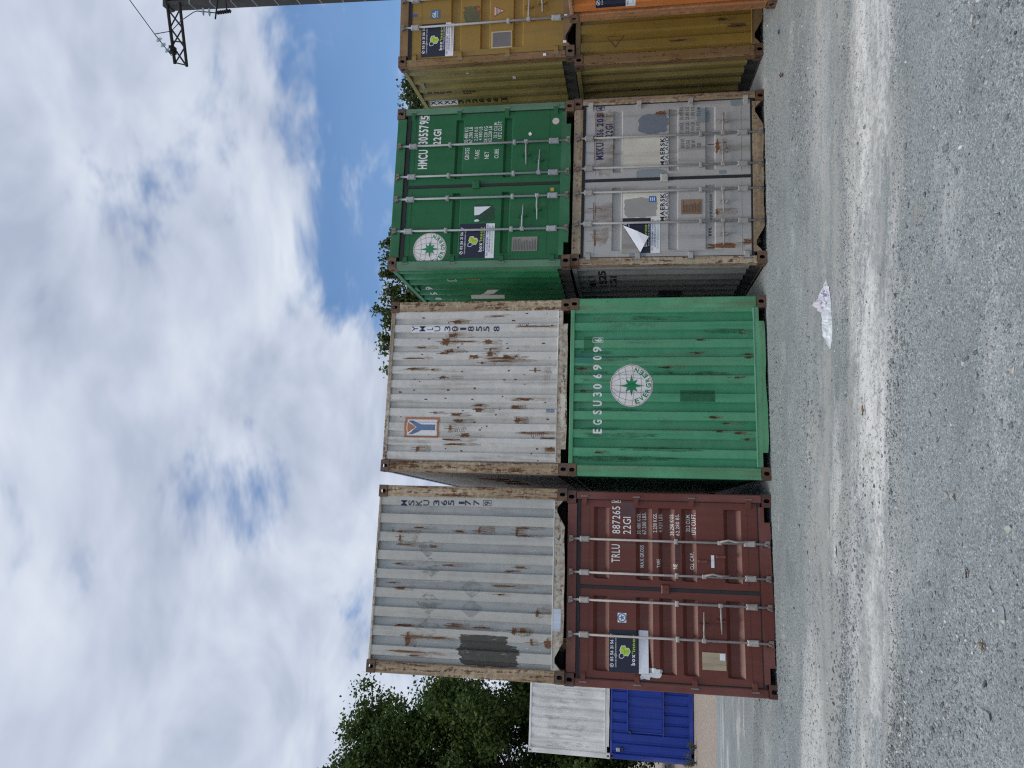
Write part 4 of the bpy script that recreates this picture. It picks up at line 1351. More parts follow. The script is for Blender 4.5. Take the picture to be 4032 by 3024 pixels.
def cmats(key, main, post=None, side=None, rail=None, end=None, door=None, lip=None, seed=1, rust=0.2, prust=0.6, dirt=0.3, castcol=(0.075, 0.050, 0.039), crust=0.75, fadecol=None, dent=0.3, rib_tone=None, gloss=0.5):
    m = {}
    m['end'] = m['door'] = paint(key + '_paint', end or main, seed, rust=rust, dirt=dirt, fadecol=fadecol, dent=dent, rib_tone=rib_tone, gloss=gloss)
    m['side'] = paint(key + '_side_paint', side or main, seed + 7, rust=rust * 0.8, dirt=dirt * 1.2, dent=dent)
    m['post'] = paint(key + '_post_paint', post or main, seed + 3, rust=prust, dirt=0.45, chips=0.6, dent=0.25, gscale=2.2, streaky=0.6)
    m['rail'] = paint(key + '_rail_paint', rail or post or main, seed + 5, rust=prust * 0.85, dirt=0.4, chips=0.5, dent=0.4, gscale=2.4, axis=0, streaky=0.5)
    m['lip'] = paint(key + '_lip_paint', lip or main, seed + 6, rust=0.35, dirt=0.3, dent=0.0, axis=0)
    m['cast'] = paint(key + '_casting', castcol, seed + 4, rust=crust, dirt=0.4, dent=0.2, gscale=1.5)
    return m


# --- grey over brown, leftmost stack
def build_A1():
    ms = cmats('light_grey', (0.365, 0.38, 0.375), post=(0.42, 0.335, 0.22), rail=(0.47, 0.44, 0.37), seed=2.1, rust=0.26, prust=0.80, dirt=0.28, fadecol=(0.43, 0.445, 0.435), lip=(0.58, 0.58, 0.54), dent=0.5, rib_tone=(0.022, 0.045, (0.49, 0.475, 0.43)))
    root, fr, sd = shell('A1', 'shipping_container', 'light grey container with a dark scraped patch, top of the leftmost stack', ms, pitch=0.2435, edepth=0.042, eout=0.118, eslope=0.014, ephase=0.075, sill='vee', header=0.045, group=GROUP, seed=4)
    bx = DATA['A1']['box']
    rng = random.Random(3)
    for t_ in DATA['A1']['text']:
        t_[6] = 0
    letters(root, 'A1', fr, 0.003)
    rusts(root, fr, DATA['A1']['rust'], RSTAIN, 5)
    for i, b in enumerate(bx['dark']):
        decal('scraped_patch', blob(b[0] - .016, b[1] + .016, b[2] - .005, b[3] + .005, rng, 44, 0.13), fr, 0.0020 + i * .0002, stain('scrape_dark', (0.085, 0.08, 0.07), 0.27, 0.45, 11, amax=0.95), root)
    for b in bx['diamond']:
        cx, cz = (b[0] + b[1]) / 2, (b[2] + b[3]) / 2
        decal('glue_mark', poly2d([(b[0] - .05, cz), (cx, b[2]), (b[1] + .05, cz), (cx, b[3])]), fr, 0.0018, stain('old_glue', (0.27, 0.26, 0.235), 0.42, 0.68, 9, amax=0.55), root)
    for b in bx['diamond2']:
        cx, cz = (b[0] + b[1]) / 2, (b[2] + b[3]) / 2
        decal('glue_mark', poly2d([(b[0] - .05, cz), (cx, b[2]), (b[1] + .05, cz), (cx, b[3])]), fr, 0.0018, stain('old_glue_pale', (0.36, 0.38, 0.41), 0.30, 0.6, 6, amax=0.4), root)
    b = bx['bluep'][0]
    MB().box(b[0], b[1], 0.0055, 0.0075, 0.055, 0.16).build('paint_patch', paint('patch_paint_grey', (0.52, 0.58, 0.66), 4, rust=0.1), root)
    # pale scuffs down the raised ribs
    sh = []
    for _ in range(46):
        x = rng.uniform(-1.0, 1.0); z = rng.uniform(0.3, 2.35); l = rng.uniform(.05, .22)
        sh.append(ribbon([(x, z), (x + rng.uniform(-.015, .015), z - l * .5), (x + rng.uniform(-.02, .02), z - l)], rng.uniform(.002, .006)))
    tag(decal('scuff', merge(*sh), fr, 0.0014, stain('pale_scuff', (0.70, 0.71, 0.70), 0.36, 0.5, 20), root), None, None, kind='stuff')


def build_A0():
    ms = cmats('brown', (0.135, 0.037, 0.027), seed=6.3, rust=0.02, prust=0.08, dirt=0.22, castcol=(0.10, 0.042, 0.036), crust=0.12, fadecol=(0.150, 0.045, 0.034), dent=0.25, gloss=0.42)
    root, _, sd = shell('A0', 'shipping_container', 'brown container with vertical white rods on its doors, bottom of the leftmost stack', ms, end='door', sill='rect', header=0.135, group=GROUP, seed=8)
    fr = doors(root, ms, [(2.037, 2.24), (1.488, 1.70), (1.204, 1.41), (0.936, 1.12), (0.38, 0.593)], 0.050, 0.055, [-0.588, -0.163, 0.178, 0.60], (2.50, 0.10), (2.36, 1.69, 0.99, 0.28),
               [(0.87, 1, 0.34), (0.66, -1, 0.34), (0.85, 0, 0.30), (0.65, 0, 0.33)], lines=(2.30, 0.31), top=2.41, bot=0.18, gask=0.04, lockz=1.33, mids=(1.19,), rodmat=paint('white_rod', (0.38, 0.35, 0.33), 9, rust=0.42, dirt=0.3, dent=0, gscale=2))
    letters(root, 'A0', fr)
    bx = DATA['A0']['box']
    for b in bx['darkpatch']:
        decal('paint_patch', rect(*b), fr, 0.0015, paint('brown_patch', (0.075, 0.03, 0.032), 2, rust=0.0), root)
    sticker(root, fr, bx['sticker'][0])
    b = bx['badge'][0]
    bd = decal('badge_sticker', rect(*b), fr, 0.003, INK['paper'], root)
    cx, cz, r = (b[0] + b[1]) / 2, (b[2] + b[3]) / 2, (b[1] - b[0]) * 0.42
    decal('badge_ring', ribbon([(cx + r * math.cos(t), cz + r * math.sin(t)) for t in np.linspace(0, 6.2832, 25)], 0.014), fr, 0.0045, INK['blue'], bd)
    st = [(cx + r * (0.75 if k % 2 == 0 else 0.34) * math.cos(math.pi / 2 + k * math.pi / 5), cz + r * (0.75 if k % 2 == 0 else 0.34) * math.sin(math.pi / 2 + k * math.pi / 5)) for k in range(10)]
    decal('badge_star', ([(cx, cz)] + st, [(0, 1 + k, 1 + (k + 1) % 10) for k in range(10)]), fr, 0.0045, INK['blue'], bd)
    b = bx['plate'][0]
    pl = MB().box(b[0], b[1], 0.022, 0.0295, b[2], b[3]).build('data_plate', paint('plate_beige', (0.37, 0.31, 0.20), 3, rust=0.25, dirt=0.6, dent=0.1, gscale=2), root)
    MB().box(b[1] - 0.085, b[1] - 0.008, 0.0195, 0.0215, b[2] + 0.012, b[2] + 0.075).build('label', INK['paper'], pl)
    b = bx['strip'][0]
    MB().box(b[0], b[1], 0.024, 0.0292, b[2], b[3]).build('white_tape', INK['paper'], root)
    rng = random.Random(4)
    b = bx['smear'][0]
    decal('paint_smear', blob(b[0], b[1], b[2], b[3] - .1, rng, 24, 0.3), fr, 0.0055, plain('white_smear', (0.72, 0.74, 0.76), 0.6), root)
    decal('paint_smear', blob(b[0] - .03, b[0] + .05, b[3] - .16, b[3], rng, 18, 0.4), fr, 0.0058, plain('white_smear', (0.72, 0.74, 0.76), 0.6), root)
    # two handle keepers left without their handle
    for (xx, zz) in ((0.365, 0.865), (0.43, 0.64)):
        mb = MB().cbox(xx - 0.018, xx + 0.018, 0.010, 0.0295, zz - 0.058, zz + 0.058, 0.008)
        mb.tube([(xx, 0.012, zz + 0.045), (xx, -0.004, zz + 0.045)], 0.013, 8).tube([(xx, 0.012, zz - 0.045), (xx, -0.004, zz - 0.045)], 0.013, 8)
        mb.build('handle_retainer', ms['post'], root)
    # a white sheet stuck round the edge of the left side
    MB().box(-W / 2 - 0.006, -W / 2 - 0.0005, 0.07, 0.36, 1.17, 1.46).build('side_notice', INK['paper'], root)
    rng = random.Random(7)
    decal('grease_stain', merge(*[blob(x - .045, x + .045, 0.035, 0.135, rng, 16, .3) for x in (-0.588, -0.163, 0.178, 0.60)]), Surf(lambda a, b_: 0.0078, [], []), 0.0015, stain('grease', (0.05, 0.022, 0.02), 0.3, 0.55, 20, amax=.8), root)


# --- white over green, second stack
def build_B1():
    ms = cmats('white', (0.53, 0.515, 0.485), post=(0.47, 0.385, 0.26), rail=(0.53, 0.49, 0.41), seed=9.2, rust=0.26, prust=0.84, dirt=0.34, fadecol=(0.60, 0.58, 0.545), lip=(0.70, 0.69, 0.65), side=(0.42, 0.42, 0.42), dent=0.55, rib_tone=(0.020, 0.04, (0.64, 0.62, 0.58)))
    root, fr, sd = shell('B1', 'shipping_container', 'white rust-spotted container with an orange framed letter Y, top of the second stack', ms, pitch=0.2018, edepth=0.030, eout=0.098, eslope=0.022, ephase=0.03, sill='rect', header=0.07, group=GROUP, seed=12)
    bx = DATA['B1']['box']
    decal('number_label', rect(*bx['label'][0]), fr, 0.002, flat('label_white', (0.80, 0.81, 0.83)), root)
    for t_ in DATA['B1']['text']:
        t_[6] = 0
    letters(root, 'B1', fr, 0.0035)
    rusts(root, fr, DATA['B1']['rust'], RSTAIN, 9)
    b = bx['logo'][0]
    lg = decal('emblem_field', rect(b[0] + .015, b[1] - .015, b[2] + .02, b[3] - .02), fr, 0.002, flat('label_white', (0.8, 0.81, 0.83)), root)
    w, h = b[1] - b[0], b[3] - b[2]
    Q = lambda a, c: (b[0] + a * w, b[3] - c * h)
    blue = [Q(0.16, 0.10), Q(0.50, 0.36), Q(0.84, 0.10), Q(0.84, 0.22), Q(0.64, 0.50), Q(0.64, 0.90), Q(0.36, 0.90), Q(0.36, 0.50), Q(0.16, 0.22)]
    decal('letter_emblem', ([*blue], [(0, 1, 7, 8), (1, 2, 3, 4), (1, 4, 7), (4, 5, 6, 7)]), fr, 0.003, INK['blue'], lg)
    decal('orange_wedge', poly2d([Q(0.26, 0.09), Q(0.74, 0.09), Q(0.58, 0.27), Q(0.50, 0.33), Q(0.42, 0.27)]), fr, 0.0035, INK['orange'], lg)
    decal('orange_frame', ring_rect(b[0], b[1], b[2], b[3], 0.030), fr, 0.0042, INK['orange'], lg)
    b = bx['greyp'][0]
    decal('paint_patch', blob(*b, random.Random(2), 20, .2), fr, 0.002, flat('patch_blue_grey', (0.22, 0.27, 0.33)), root)
    rng = random.Random(31)
    # scrape marks: rows of short parallel scratches left by lashing gear
    sh = []
    for (x, z, n_, up) in ((0.80, 1.72, 6, 1), (0.70, 1.72, 5, 1), (-0.62, 1.55, 6, 1), (-0.30, 0.72, 6, 0), (-0.67, 0.50, 7, 0), (-0.50, 0.65, 5, 0), (0.86, 0.72, 6, 1), (0.12, 0.35, 4, 0)):
        for k in range(n_):
            zz = z - k * 0.026
            sh.append(ribbon([(x - 0.035, zz + up * 0.012), (x + 0.035, zz - up * 0.012)], rng.uniform(.003, .008)))
    tag(decal('scratch', merge(*sh), fr, 0.0021, RSTAIN, root), None, None, kind='stuff')
    specks = []
    for _ in range(70):
        x = rng.uniform(-1.03, 1.03); z = rng.uniform(0.22, 2.42); q = rng.uniform(.004, .014)
        specks.append(blob(x - q, x + q, z - q * rng.uniform(.8, 3.5), z + q, rng, 8, .4))
    tag(decal('rust_speck', merge(*specks), fr, 0.0019, rustmat(), root), None, None, kind='stuff')
    # worn red lettering blocks on the left side
    for (a0, a1, z0, z1) in ((-1.75, -1.45, 1.05, 1.52), (-2.2, -1.95, 0.95, 1.35), (-3.15, -2.7, 0.9, 1.3)):
        decal('red_marking', rect(a0, a1, z0, z1), sd, 0.003, flat('faded_red', (0.22, 0.045, 0.04)), root)


def build_B0():
    ms = cmats('mid_green', (0.042, 0.245, 0.118), post=(0.085, 0.31, 0.155), rail=(0.085, 0.29, 0.145), seed=13.7, rust=0.12, prust=0.36, dirt=0.38, fadecol=(0.075, 0.300, 0.168), rib_tone=(0.022, 0.045, (0.095, 0.330, 0.178)), lip=(0.16, 0.36, 0.26), side=(0.03, 0.15, 0.09), dent=0.45)
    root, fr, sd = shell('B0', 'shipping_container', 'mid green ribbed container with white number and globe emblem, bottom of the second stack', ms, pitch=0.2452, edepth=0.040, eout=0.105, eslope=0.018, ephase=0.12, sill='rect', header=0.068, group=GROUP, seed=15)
    bx = DATA['B0']['box']
    letters(root, 'B0', fr)
    roundel(root, fr, bx['roundel'][0])
    decal('paint_patch', rect(*bx['dark'][0]), fr, 0.002, stain('green_dark_patch', (0.022, 0.135, 0.062), 0.16, 0.34, 5, amax=.92), root)
    decal('paint_patch', rect(*bx['dark2'][0]), fr, 0.0018, flat('green_patch', (0.028, 0.17, 0.07)), root)
    decal('paint_patch', rect(*bx['teal'][0]), fr, 0.0016, flat('teal_patch', (0.035, 0.20, 0.135)), root)
    rng = random.Random(77)
    rb = []
    for (x, z) in ((0.25, 1.33), (0.62, 0.86), (0.45, 0.90), (-0.42, 0.72), (-0.49, 0.55), (-0.62, 0.40), (-0.60, 0.62), (0.43, 0.24), (0.38, 0.25), (0.11, 0.40), (0.24, 2.42), (-0.07, 2.42), (-0.7, 0.30), (0.72, 0.33), (-0.9, 2.2)):
        rb.append([x - .012, x + .012, z - rng.uniform(.02, .09), z + rng.uniform(.01, .04)])
    rusts(root, fr, rb, stain('green_rust', (0.085, 0.045, 0.022), 0.32, 0.5, 18), 21)
    # grime washed down from the top rail and off the ribs
    for _ in range(16):
        x = rng.uniform(-1.0, 1.0); z1 = rng.choice([2.50, 2.50, rng.uniform(0.8, 2.2)]); l = rng.uniform(0.35, 1.5)
        decal('grime_run', blob(x - rng.uniform(.012, .04), x + rng.uniform(.012, .04), max(0.2, z1 - l), z1, rng, 16, .35), fr, 0.0012, stain('green_grime', (0.030, 0.085, 0.050), 0.30, 0.80, 6, amax=.55), root)
    for _ in range(9):
        x = rng.uniform(-1.0, 1.0); z1 = rng.uniform(0.6, 2.4); l = rng.uniform(0.2, 0.7)
        decal('faded_patch', blob(x - rng.uniform(.03, .09), x + rng.uniform(.03, .09), z1 - l, z1, rng, 16, .35), fr, 0.0010, stain('green_fade', (0.16, 0.36, 0.24), 0.34, 0.85, 4, amax=.5), root)
    # faded placard deep on the left side
    decal('placard', rect(-1.9, -1.35, 1.25, 1.68), sd, 0.003, flat('faded_placard', (0.22, 0.24, 0.27)), root)


# --- dark green over pale grey, third stack
def build_C1():
    ms = cmats('deep_green', (0.012, 0.122, 0.040), post=(0.075, 0.185, 0.105), seed=17.1, rust=0.0, prust=0.12, dirt=0.14, fadecol=(0.017, 0.135, 0.048), side=(0.022, 0.19, 0.075), rail=(0.016, 0.125, 0.046), dent=0.25)
    root, _, sd = shell('C1', 'shipping_container', 'dark green container with grey door rods and white weight figures, top of the third stack', ms, end='door', sill='rect', header=0.150, group=GROUP, seed=18)
    fr = doors(root, ms, [(1.575, 1.70), (0.86, 0.99)], 0.042, 0.034, [-0.672, -0.191, 0.152, 0.622], (2.495, 0.095), (2.345, 1.655, 0.955, 0.25),
               [(0.68, 1, 0.35), (0.48, -1, 0.35), (0.47, 1, 0.34), (0.66, -1, 0.34)], lines=(2.305, 0.34), top=2.376, bot=0.16, gask=0.052, lockz=1.36, mids=(1.77, 0.83))
    letters(root, 'C1', fr)
    bx = DATA['C1']['box']
    roundel(root, fr, bx['roundel'][0])
    rng = random.Random(6)
    b = bx['torn'][0]
    decal('scrubbed_patch', blob(b[0] - .02, b[1] + .05, b[2] - .08, b[3], rng, 24, .25), fr, 0.0018, stain('green_scrub', (0.03, 0.085, 0.055), 0.25, 0.5, 8, amax=.8), root)
    decal('torn_paper', poly2d([(b[1] - .005, b[3]), (b[0] + .095, b[3] - .005), (b[0] + .10, b[3] - .07), (b[0] + .15, b[3] - .14), (b[1] - .006, b[2])]), fr, 0.003, INK['paper'], root)
    decal('torn_paper', blob(b[0], b[0] + .035, b[3] - .085, b[3], rng, 10, .3), fr, 0.003, INK['paper'], root)
    sticker(root, fr, bx['sticker'][0])
    b = bx['plate'][0]
    pl = MB().box(b[0], b[1], 0.023, 0.0295, b[2], b[3]).build('data_plate', paint('plate_grey', (0.23, 0.215, 0.19), 5, rust=0.05, dirt=0.4, dent=0.1, gscale=2), root)
    rows = [rect(b[0] + .02, b[1] - .02 - rng.random() * .05, z, z + .008) for z in np.arange(b[2] + .02, b[3] - .02, 0.022)]
    decal('plate_text', merge(*rows), Surf(lambda a, c: 0.023, [], []), 0.0015, flat('plate_ink', (0.10, 0.095, 0.085)), pl)
    b = bx['dot'][0]
    cx, cz, r = (b[0] + b[1]) / 2, (b[2] + b[3]) / 2, 0.05
    decal('round_sticker', poly2d([(cx + r * math.cos(t), cz + r * math.sin(t)) for t in np.linspace(0, 6.2832, 24, endpoint=False)]), fr, 0.003, flat('pink_sticker', (0.62, 0.52, 0.47)), root)
    decal('white_spot', blob(*bx['spot'][0], rng, 12, .4), fr, 0.003, INK['paper'], root)
    MB().box(bx['tag'][0][0], bx['tag'][0][1], 0.02, 0.0292, bx['tag'][0][2], bx['tag'][0][3]).build('yellow_tag', flat('tag_yellow', (0.50, 0.33, 0.04)), root)
    # left side: number row, size code, plates and the last big letter
    for ch, y in zip('5975503', np.arange(0.93, 1.81, 0.145)):
        decal('lettering', fit(text2d(ch, 1), -y - .042, -y + .042, 2.215, 2.335), sd, 0.003, INK['w'], root)
    decal('number_frame', ring_rect(-0.985, -0.875, 2.195, 2.355, .008), sd, 0.003, INK['w'], root)
    for ch, y in zip('1G22', (1.22, 1.515, 1.81, 2.1)):
        decal('lettering', fit(text2d(ch, 1), -y - .045, -y + .045, 2.02, 2.135), sd, 0.003, INK['w'], root)
    decal('lettering', fit(text2d('N', 1), -1.66, -1.16, 1.17, 1.72), sd, 0.003, INK['w'], root)
    decal('mark_frame', ring_rect(-0.76, -0.62, 1.76, 1.90, .012), sd, 0.003, INK['w'], root)
    decal('height_notice', rect(-0.74, -0.60, 1.40, 1.60), sd, 0.003, flat('notice_yellow', (0.45, 0.30, 0.05)), root)
    MB().box(-W / 2 - 0.006, -W / 2 + 0.014, 0.98, 1.16, 2.43, 2.48).build('vent', ms['side'], root)


def build_C0():
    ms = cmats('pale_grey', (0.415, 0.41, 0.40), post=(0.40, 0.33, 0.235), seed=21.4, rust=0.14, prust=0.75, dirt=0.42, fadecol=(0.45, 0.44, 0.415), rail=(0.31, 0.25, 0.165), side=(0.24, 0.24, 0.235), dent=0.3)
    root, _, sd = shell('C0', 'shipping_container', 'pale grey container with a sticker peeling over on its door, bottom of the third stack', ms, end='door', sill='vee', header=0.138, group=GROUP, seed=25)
    gr = paint('grey_rod', (0.31, 0.30, 0.285), 12, rust=0.22, dirt=0.35, dent=0, gscale=2)
    fr = doors(root, ms, [(1.90, 2.034), (1.142, 1.273), (0.647, 0.783)], 0.030, 0.016, [-0.63, -0.182, 0.172, 0.615], (2.495, 0.085), (2.35, 1.68, 0.98, 0.25),
               [(0.555, -1, 0.33), (0.555, -1, 0.33), (0.555, 1, 0.33), (0.555, 1, 0.30)], lines=(2.275, 0.315), top=2.414, bot=0.19, gask=0.04, lockz=1.33, mids=(0.845,), rodmat=gr, hmat=paint('grey_hinge', (0.36, 0.35, 0.32), 14, rust=0.4, dent=0.1, gscale=2))
    bx = DATA['C0']['box']
    cream = paint('cream_panel', (0.60, 0.575, 0.49), 3, rust=0.10, dirt=0.25, dent=0.15, gscale=1.4)
    whitep = flat('white_panel', (0.66, 0.66, 0.63))
    rng = random.Random(14)
    for b in bx['cream'] + bx['creamthin']:
        decal('emblem_panel', rect(*b), fr, 0.0016, cream, root)
    for b in bx['whitep']:
        decal('lettering_panel', rect(*b), fr, 0.0016, whitep, root)
    decal('scraped_panel', blob(*bx['greyp'][0], rng, 30, 0.14), fr, 0.0022, paint('scraped_grey', (0.285, 0.275, 0.262), 3, rust=0.02, dent=.1), root)
    decal('paint_patch', blob(*bx['bluep'][0], rng, 26, 0.2), fr, 0.0017, flat('patch_blue', (0.165, 0.195, 0.235)), root)
    for i, b in enumerate(bx['bluep2']):
        decal('paint_patch', blob(*b, rng, 20, 0.16), fr, 0.0014, flat('patch_blue2', (0.235, 0.275, 0.30)), root)
    letters(root, 'C0', fr, 0.0030)
    b = bx['bluestk'][0]
    bs = decal('blue_sticker', rect(*b), fr, 0.003, flat('sticker_blue', (0.05, 0.16, 0.42)), root)
    decal('sticker_text', merge(*[rect(b[0] + .02, b[1] - .02, z, z + .012) for z in (b[2] + .02, b[2] + .045, b[2] + .07)]), fr, 0.0045, INK['paper'], bs)
    b = bx['plate'][0]
    pl = MB().box(b[0], b[1], 0.023, 0.0295, b[2], b[3]).build('data_plate', paint('plate_copper', (0.20, 0.12, 0.07), 5, rust=0.15, dirt=0.3, dent=0.1, gscale=2), root)
    decal('plate_text', merge(*[rect(b[0] + .02, b[1] - .02 - rng.random() * .06, z, z + .007) for z in np.arange(b[2] + .02, b[3] - .02, 0.02)]), Surf(lambda a, c: 0.023, [], []), 0.0015, flat('plate_ink2', (0.11, 0.065, 0.04)), pl)
    st = sticker(root, fr, bx['sticker'][0])
    # the sticker's upper left corner has let go and hangs forward, white side out
    A, B_, C_ = DATA['C0']['fold']
    y0 = 0.03
    D_ = ((A[0] + C_[0]) / 2, (A[1] + C_[1]) / 2)
    b = bx['sticker'][0]
    decal('bared_corner', poly2d([(b[0] - .002, b[3] + .002), (A[0], b[3] + .002), (C_[0], C_[1])] if C_[0] > b[0] + .03 else [(b[0] - .003, b[3] + .003), (A[0], b[3] + .003), (b[0] - .003, C_[1])]), fr, 0.0075, paint('bared_grey', (0.30, 0.285, 0.265), 5, rust=0.03, dent=.1), st)
    vs = [(A[0], y0 - 0.010, A[1]), (C_[0], y0 - 0.010, C_[1]), (B_[0], y0 - 0.060, B_[1]), ((A[0] + B_[0]) / 2, y0 - 0.052, (A[1] + B_[1]) / 2), ((C_[0] + B_[0]) / 2, y0 - 0.052, (C_[1] + B_[1]) / 2), (D_[0], y0 - 0.022, D_[1])]
    vs += [(v[0], v[1] + 0.0012, v[2]) for v in vs]
    fs = [(0, 5, 3), (5, 1, 4), (3, 5, 4), (3, 4, 2)]
    fs = fs + [tuple(i + 6 for i in reversed(f)) for f in fs] + [(0, 3, 9, 6), (3, 2, 8, 9), (2, 4, 10, 8), (4, 1, 7, 10), (1, 5, 11, 7), (5, 0, 6, 11)]
    obj('peeled_flap', vs, fs, INK['paper'], st)
    # rust lines along the seams
    rb = [[-0.62, -0.30, 2.262, 2.288], [-0.95, -0.70, 2.255, 2.285], [0.1, 1.0, 2.268, 2.284], [-0.95, -0.88, 0.18, 0.30], [0.33, 0.55, 0.60, 0.65], [-0.55, -0.45, 0.62, 0.645], [0.95, 1.0, 2.15, 2.3], [-1.0, -.93, 0.35, 0.8], [0.93, 0.99, 1.3, 1.45]]
    rusts(root, fr, rb, RSTAIN, 41, 0.0024)
    # left side: number and size code
    for s, y0_, y1_, z0, z1 in (('MSKU', 1.17, 0.62, 2.28, 2.38), ('356205', 1.17, 0.45, 2.12, 2.23), ('22G1', 1.17, 0.72, 1.97, 2.07)):
        decal('lettering', fit(text2d(s, 1), -y0_, -y1_, z0, z1), sd, 0.003, INK['k'], root)
    decal('mark_frame', ring_rect(-0.70, -0.58, 1.82, 1.97, .012), sd, 0.003, INK['k'], root)
    decal('dark_emblem', blob(-1.95, -1.35, 0.95, 1.35, rng, 20, .2), sd, 0.003, flat('dark_mark', (0.05, 0.055, 0.06)), root)
    return root


def gold_mats(key, seed):
    return cmats(key, (0.275, 0.175, 0.036), post=(0.22, 0.135, 0.045), seed=seed, rust=0.05, prust=0.70, dirt=0.40, fadecol=(0.300, 0.195, 0.042), side=(0.275, 0.215, 0.070), rail=(0.19, 0.115, 0.042), castcol=(0.062, 0.040, 0.030), dent=0.3)


def uic(root, sd, y, z, ink):
    decal('mark_frame', ring_rect(-y - .05, -y + .05, z - .06, z + .06, .010), sd, 0.003, ink, root)
    decal('lettering', fit(text2d('UIC', 0), -y - .035, -y + .035, z - .03, z + .03), sd, 0.003, ink, root)
    decal('lettering', fit(text2d('87', 1), -y - .03, -y + .03, z - .14, z - .08), sd, 0.003, ink, root)


def build_D1():
    ms = gold_mats('gold', 26.0)
    root, _, sd = shell('D1', 'shipping_container', 'mustard gold container with a red bordered triangle on its door, top of the rightmost stack', ms, end='door', sill='vee', header=0.140, group=GROUP, seed=31)
    fr = doors(root, ms, [(1.657, 1.81), (1.222, 1.37), (0.736, 0.885)], 0.032, 0.020, [-0.637, -0.222, 0.20, 0.64], (2.50, 0.09), (2.35, 1.665, 0.96, 0.26),
               [(0.66, 1, 0.34), (0.47, -1, 0.32), (0.47, 1, 0.33), (0.66, -1, 0.33)], lines=(2.26,), top=2.40, bot=0.155, gask=0.05, lockz=1.3, mids=(0.955,))
    bx = DATA['D1']['box']
    sticker(root, fr, bx['sticker'][0])
    b = bx['gl'][0]
    g = decal('blue_sticker', rect(*b), fr, 0.003, flat('gl_blue', (0.045, 0.15, 0.28)), root)
    decal('lettering', fit(text2d('GL', 1), b[0] + .015, b[1] - .02, b[2] + .055, b[3] - .02), fr, 0.0045, INK['paper'], g)
    decal('lettering', fit(text2d('GERMANISCHER', 0), b[0] + .015, b[1] - .015, b[2] + .028, b[2] + .045), fr, 0.0045, INK['paper'], g)
    b = bx['tri'][0]
    cx = (b[0] + b[1]) / 2
    t = decal('warning_triangle', poly2d([(b[0], b[3]), (cx, b[2]), (b[1], b[3])]), fr, 0.003, flat('triangle_red', (0.45, 0.10, 0.05)), root)
    decal('triangle_face', poly2d([(b[0] + .022, b[3] - .012), (cx, b[2] + .025), (b[1] - .022, b[3] - .012)]), fr, 0.0044, flat('triangle_white', (0.60, 0.54, 0.50)), t)
    decal('triangle_text', merge(*[rect(cx - q, cx + q, z, z + .008) for q, z in ((.055, b[3] - .04), (.05, b[3] - .06), (.04, b[3] - .08), (.03, b[3] - .10))]), fr, 0.0055, INK['g'], t)
    rng = random.Random(15)
    b = bx['plate'][0]
    pl = MB().box(b[0] - .012, b[1] + .012, 0.024, 0.0295, b[2] - .012, b[3] + .012).build('data_plate', plain('plate_seal', (0.55, 0.49, 0.34), 0.7), root)
    MB().box(b[0] + .006, b[1] - .006, 0.020, 0.0238, b[2] + .006, b[3] - .006).build('plate_face', paint('plate_dark', (0.13, 0.125, 0.125), 4, rust=0.05, dirt=0.3, dent=0.1, gscale=2), pl)
    decal('overpainted_patch', blob(*bx['overp'][0], rng, 24, .2), fr, 0.0018, stain('olive_patch', (0.125, 0.135, 0.08), 0.25, 0.5, 6, amax=.8), root)
    b = bx['overp'][0]
    decal('red_dab', blob(b[1] - .10, b[1] - .03, b[2] + .02, b[2] + .07, rng, 10, .3), fr, 0.0028, flat('dab_red', (0.40, 0.10, 0.03)), root)
    decal('blue_tape', rect(*bx['bluetape'][0]), fr, 0.003, flat('tape_blue', (0.045, 0.10, 0.30)), root)
    for (x, z) in ((-1.17, 0.42), (-0.62, 0.125), (-1.0, 0.135)):
        MB().cbox(x - .018, x + .018, -0.006, 0.006, z - .022, z + .022, .004).build('white_tab', INK['paper'], root)
    # left side: stacked characters
    ink = INK['dg']
    for ch, z in zip('22G1', (2.39, 2.28, 2.18, 2.07)):
        decal('lettering', fit(text2d(ch, 1), -1.02, -0.935, z - .038, z + .038), sd, 0.003, ink, root)
    uic(root, sd, 0.99, 1.78, ink)
    decal('number_label', rect(-1.36, -1.25, 2.00, 2.47), sd, 0.0022, flat('label_white', (0.8, 0.81, 0.83)), root)
    for ch, z in zip('XXXX', (2.41, 2.30, 2.18, 2.07)):
        decal('lettering', fit(text2d(ch, 1), -1.345, -1.265, z - .045, z + .045), sd, 0.0035, INK['k'], root)
    for ch, z in zip('3228661', (1.95, 1.835, 1.72, 1.605, 1.49, 1.375, 1.23)):
        decal('lettering', fit(text2d(ch, 1), -1.345, -1.265, z - .04, z + .04), sd, 0.003, ink, root)
    decal('number_frame', ring_rect(-1.36, -1.25, 1.175, 1.285, .007), sd, 0.003, ink, root)
    MB().box(-W / 2 - 0.012, -W / 2 + 0.015, 0.56, 0.70, 2.36, 2.42).build('vent', plain('vent_pale', (0.30, 0.29, 0.22)), root)
    decal('white_mark', rect(-0.62, -0.52, 0.92, 0.97), sd, 0.003, INK['paper'], root)
    decal('white_mark', rect(-0.42, -0.36, 1.62, 1.66), sd, 0.003, INK['paper'], root)
    decal('red_mark', rect(-0.42, -0.36, 1.30, 1.34), sd, 0.003, flat('dab_red', (0.4, 0.1, 0.03)), root)


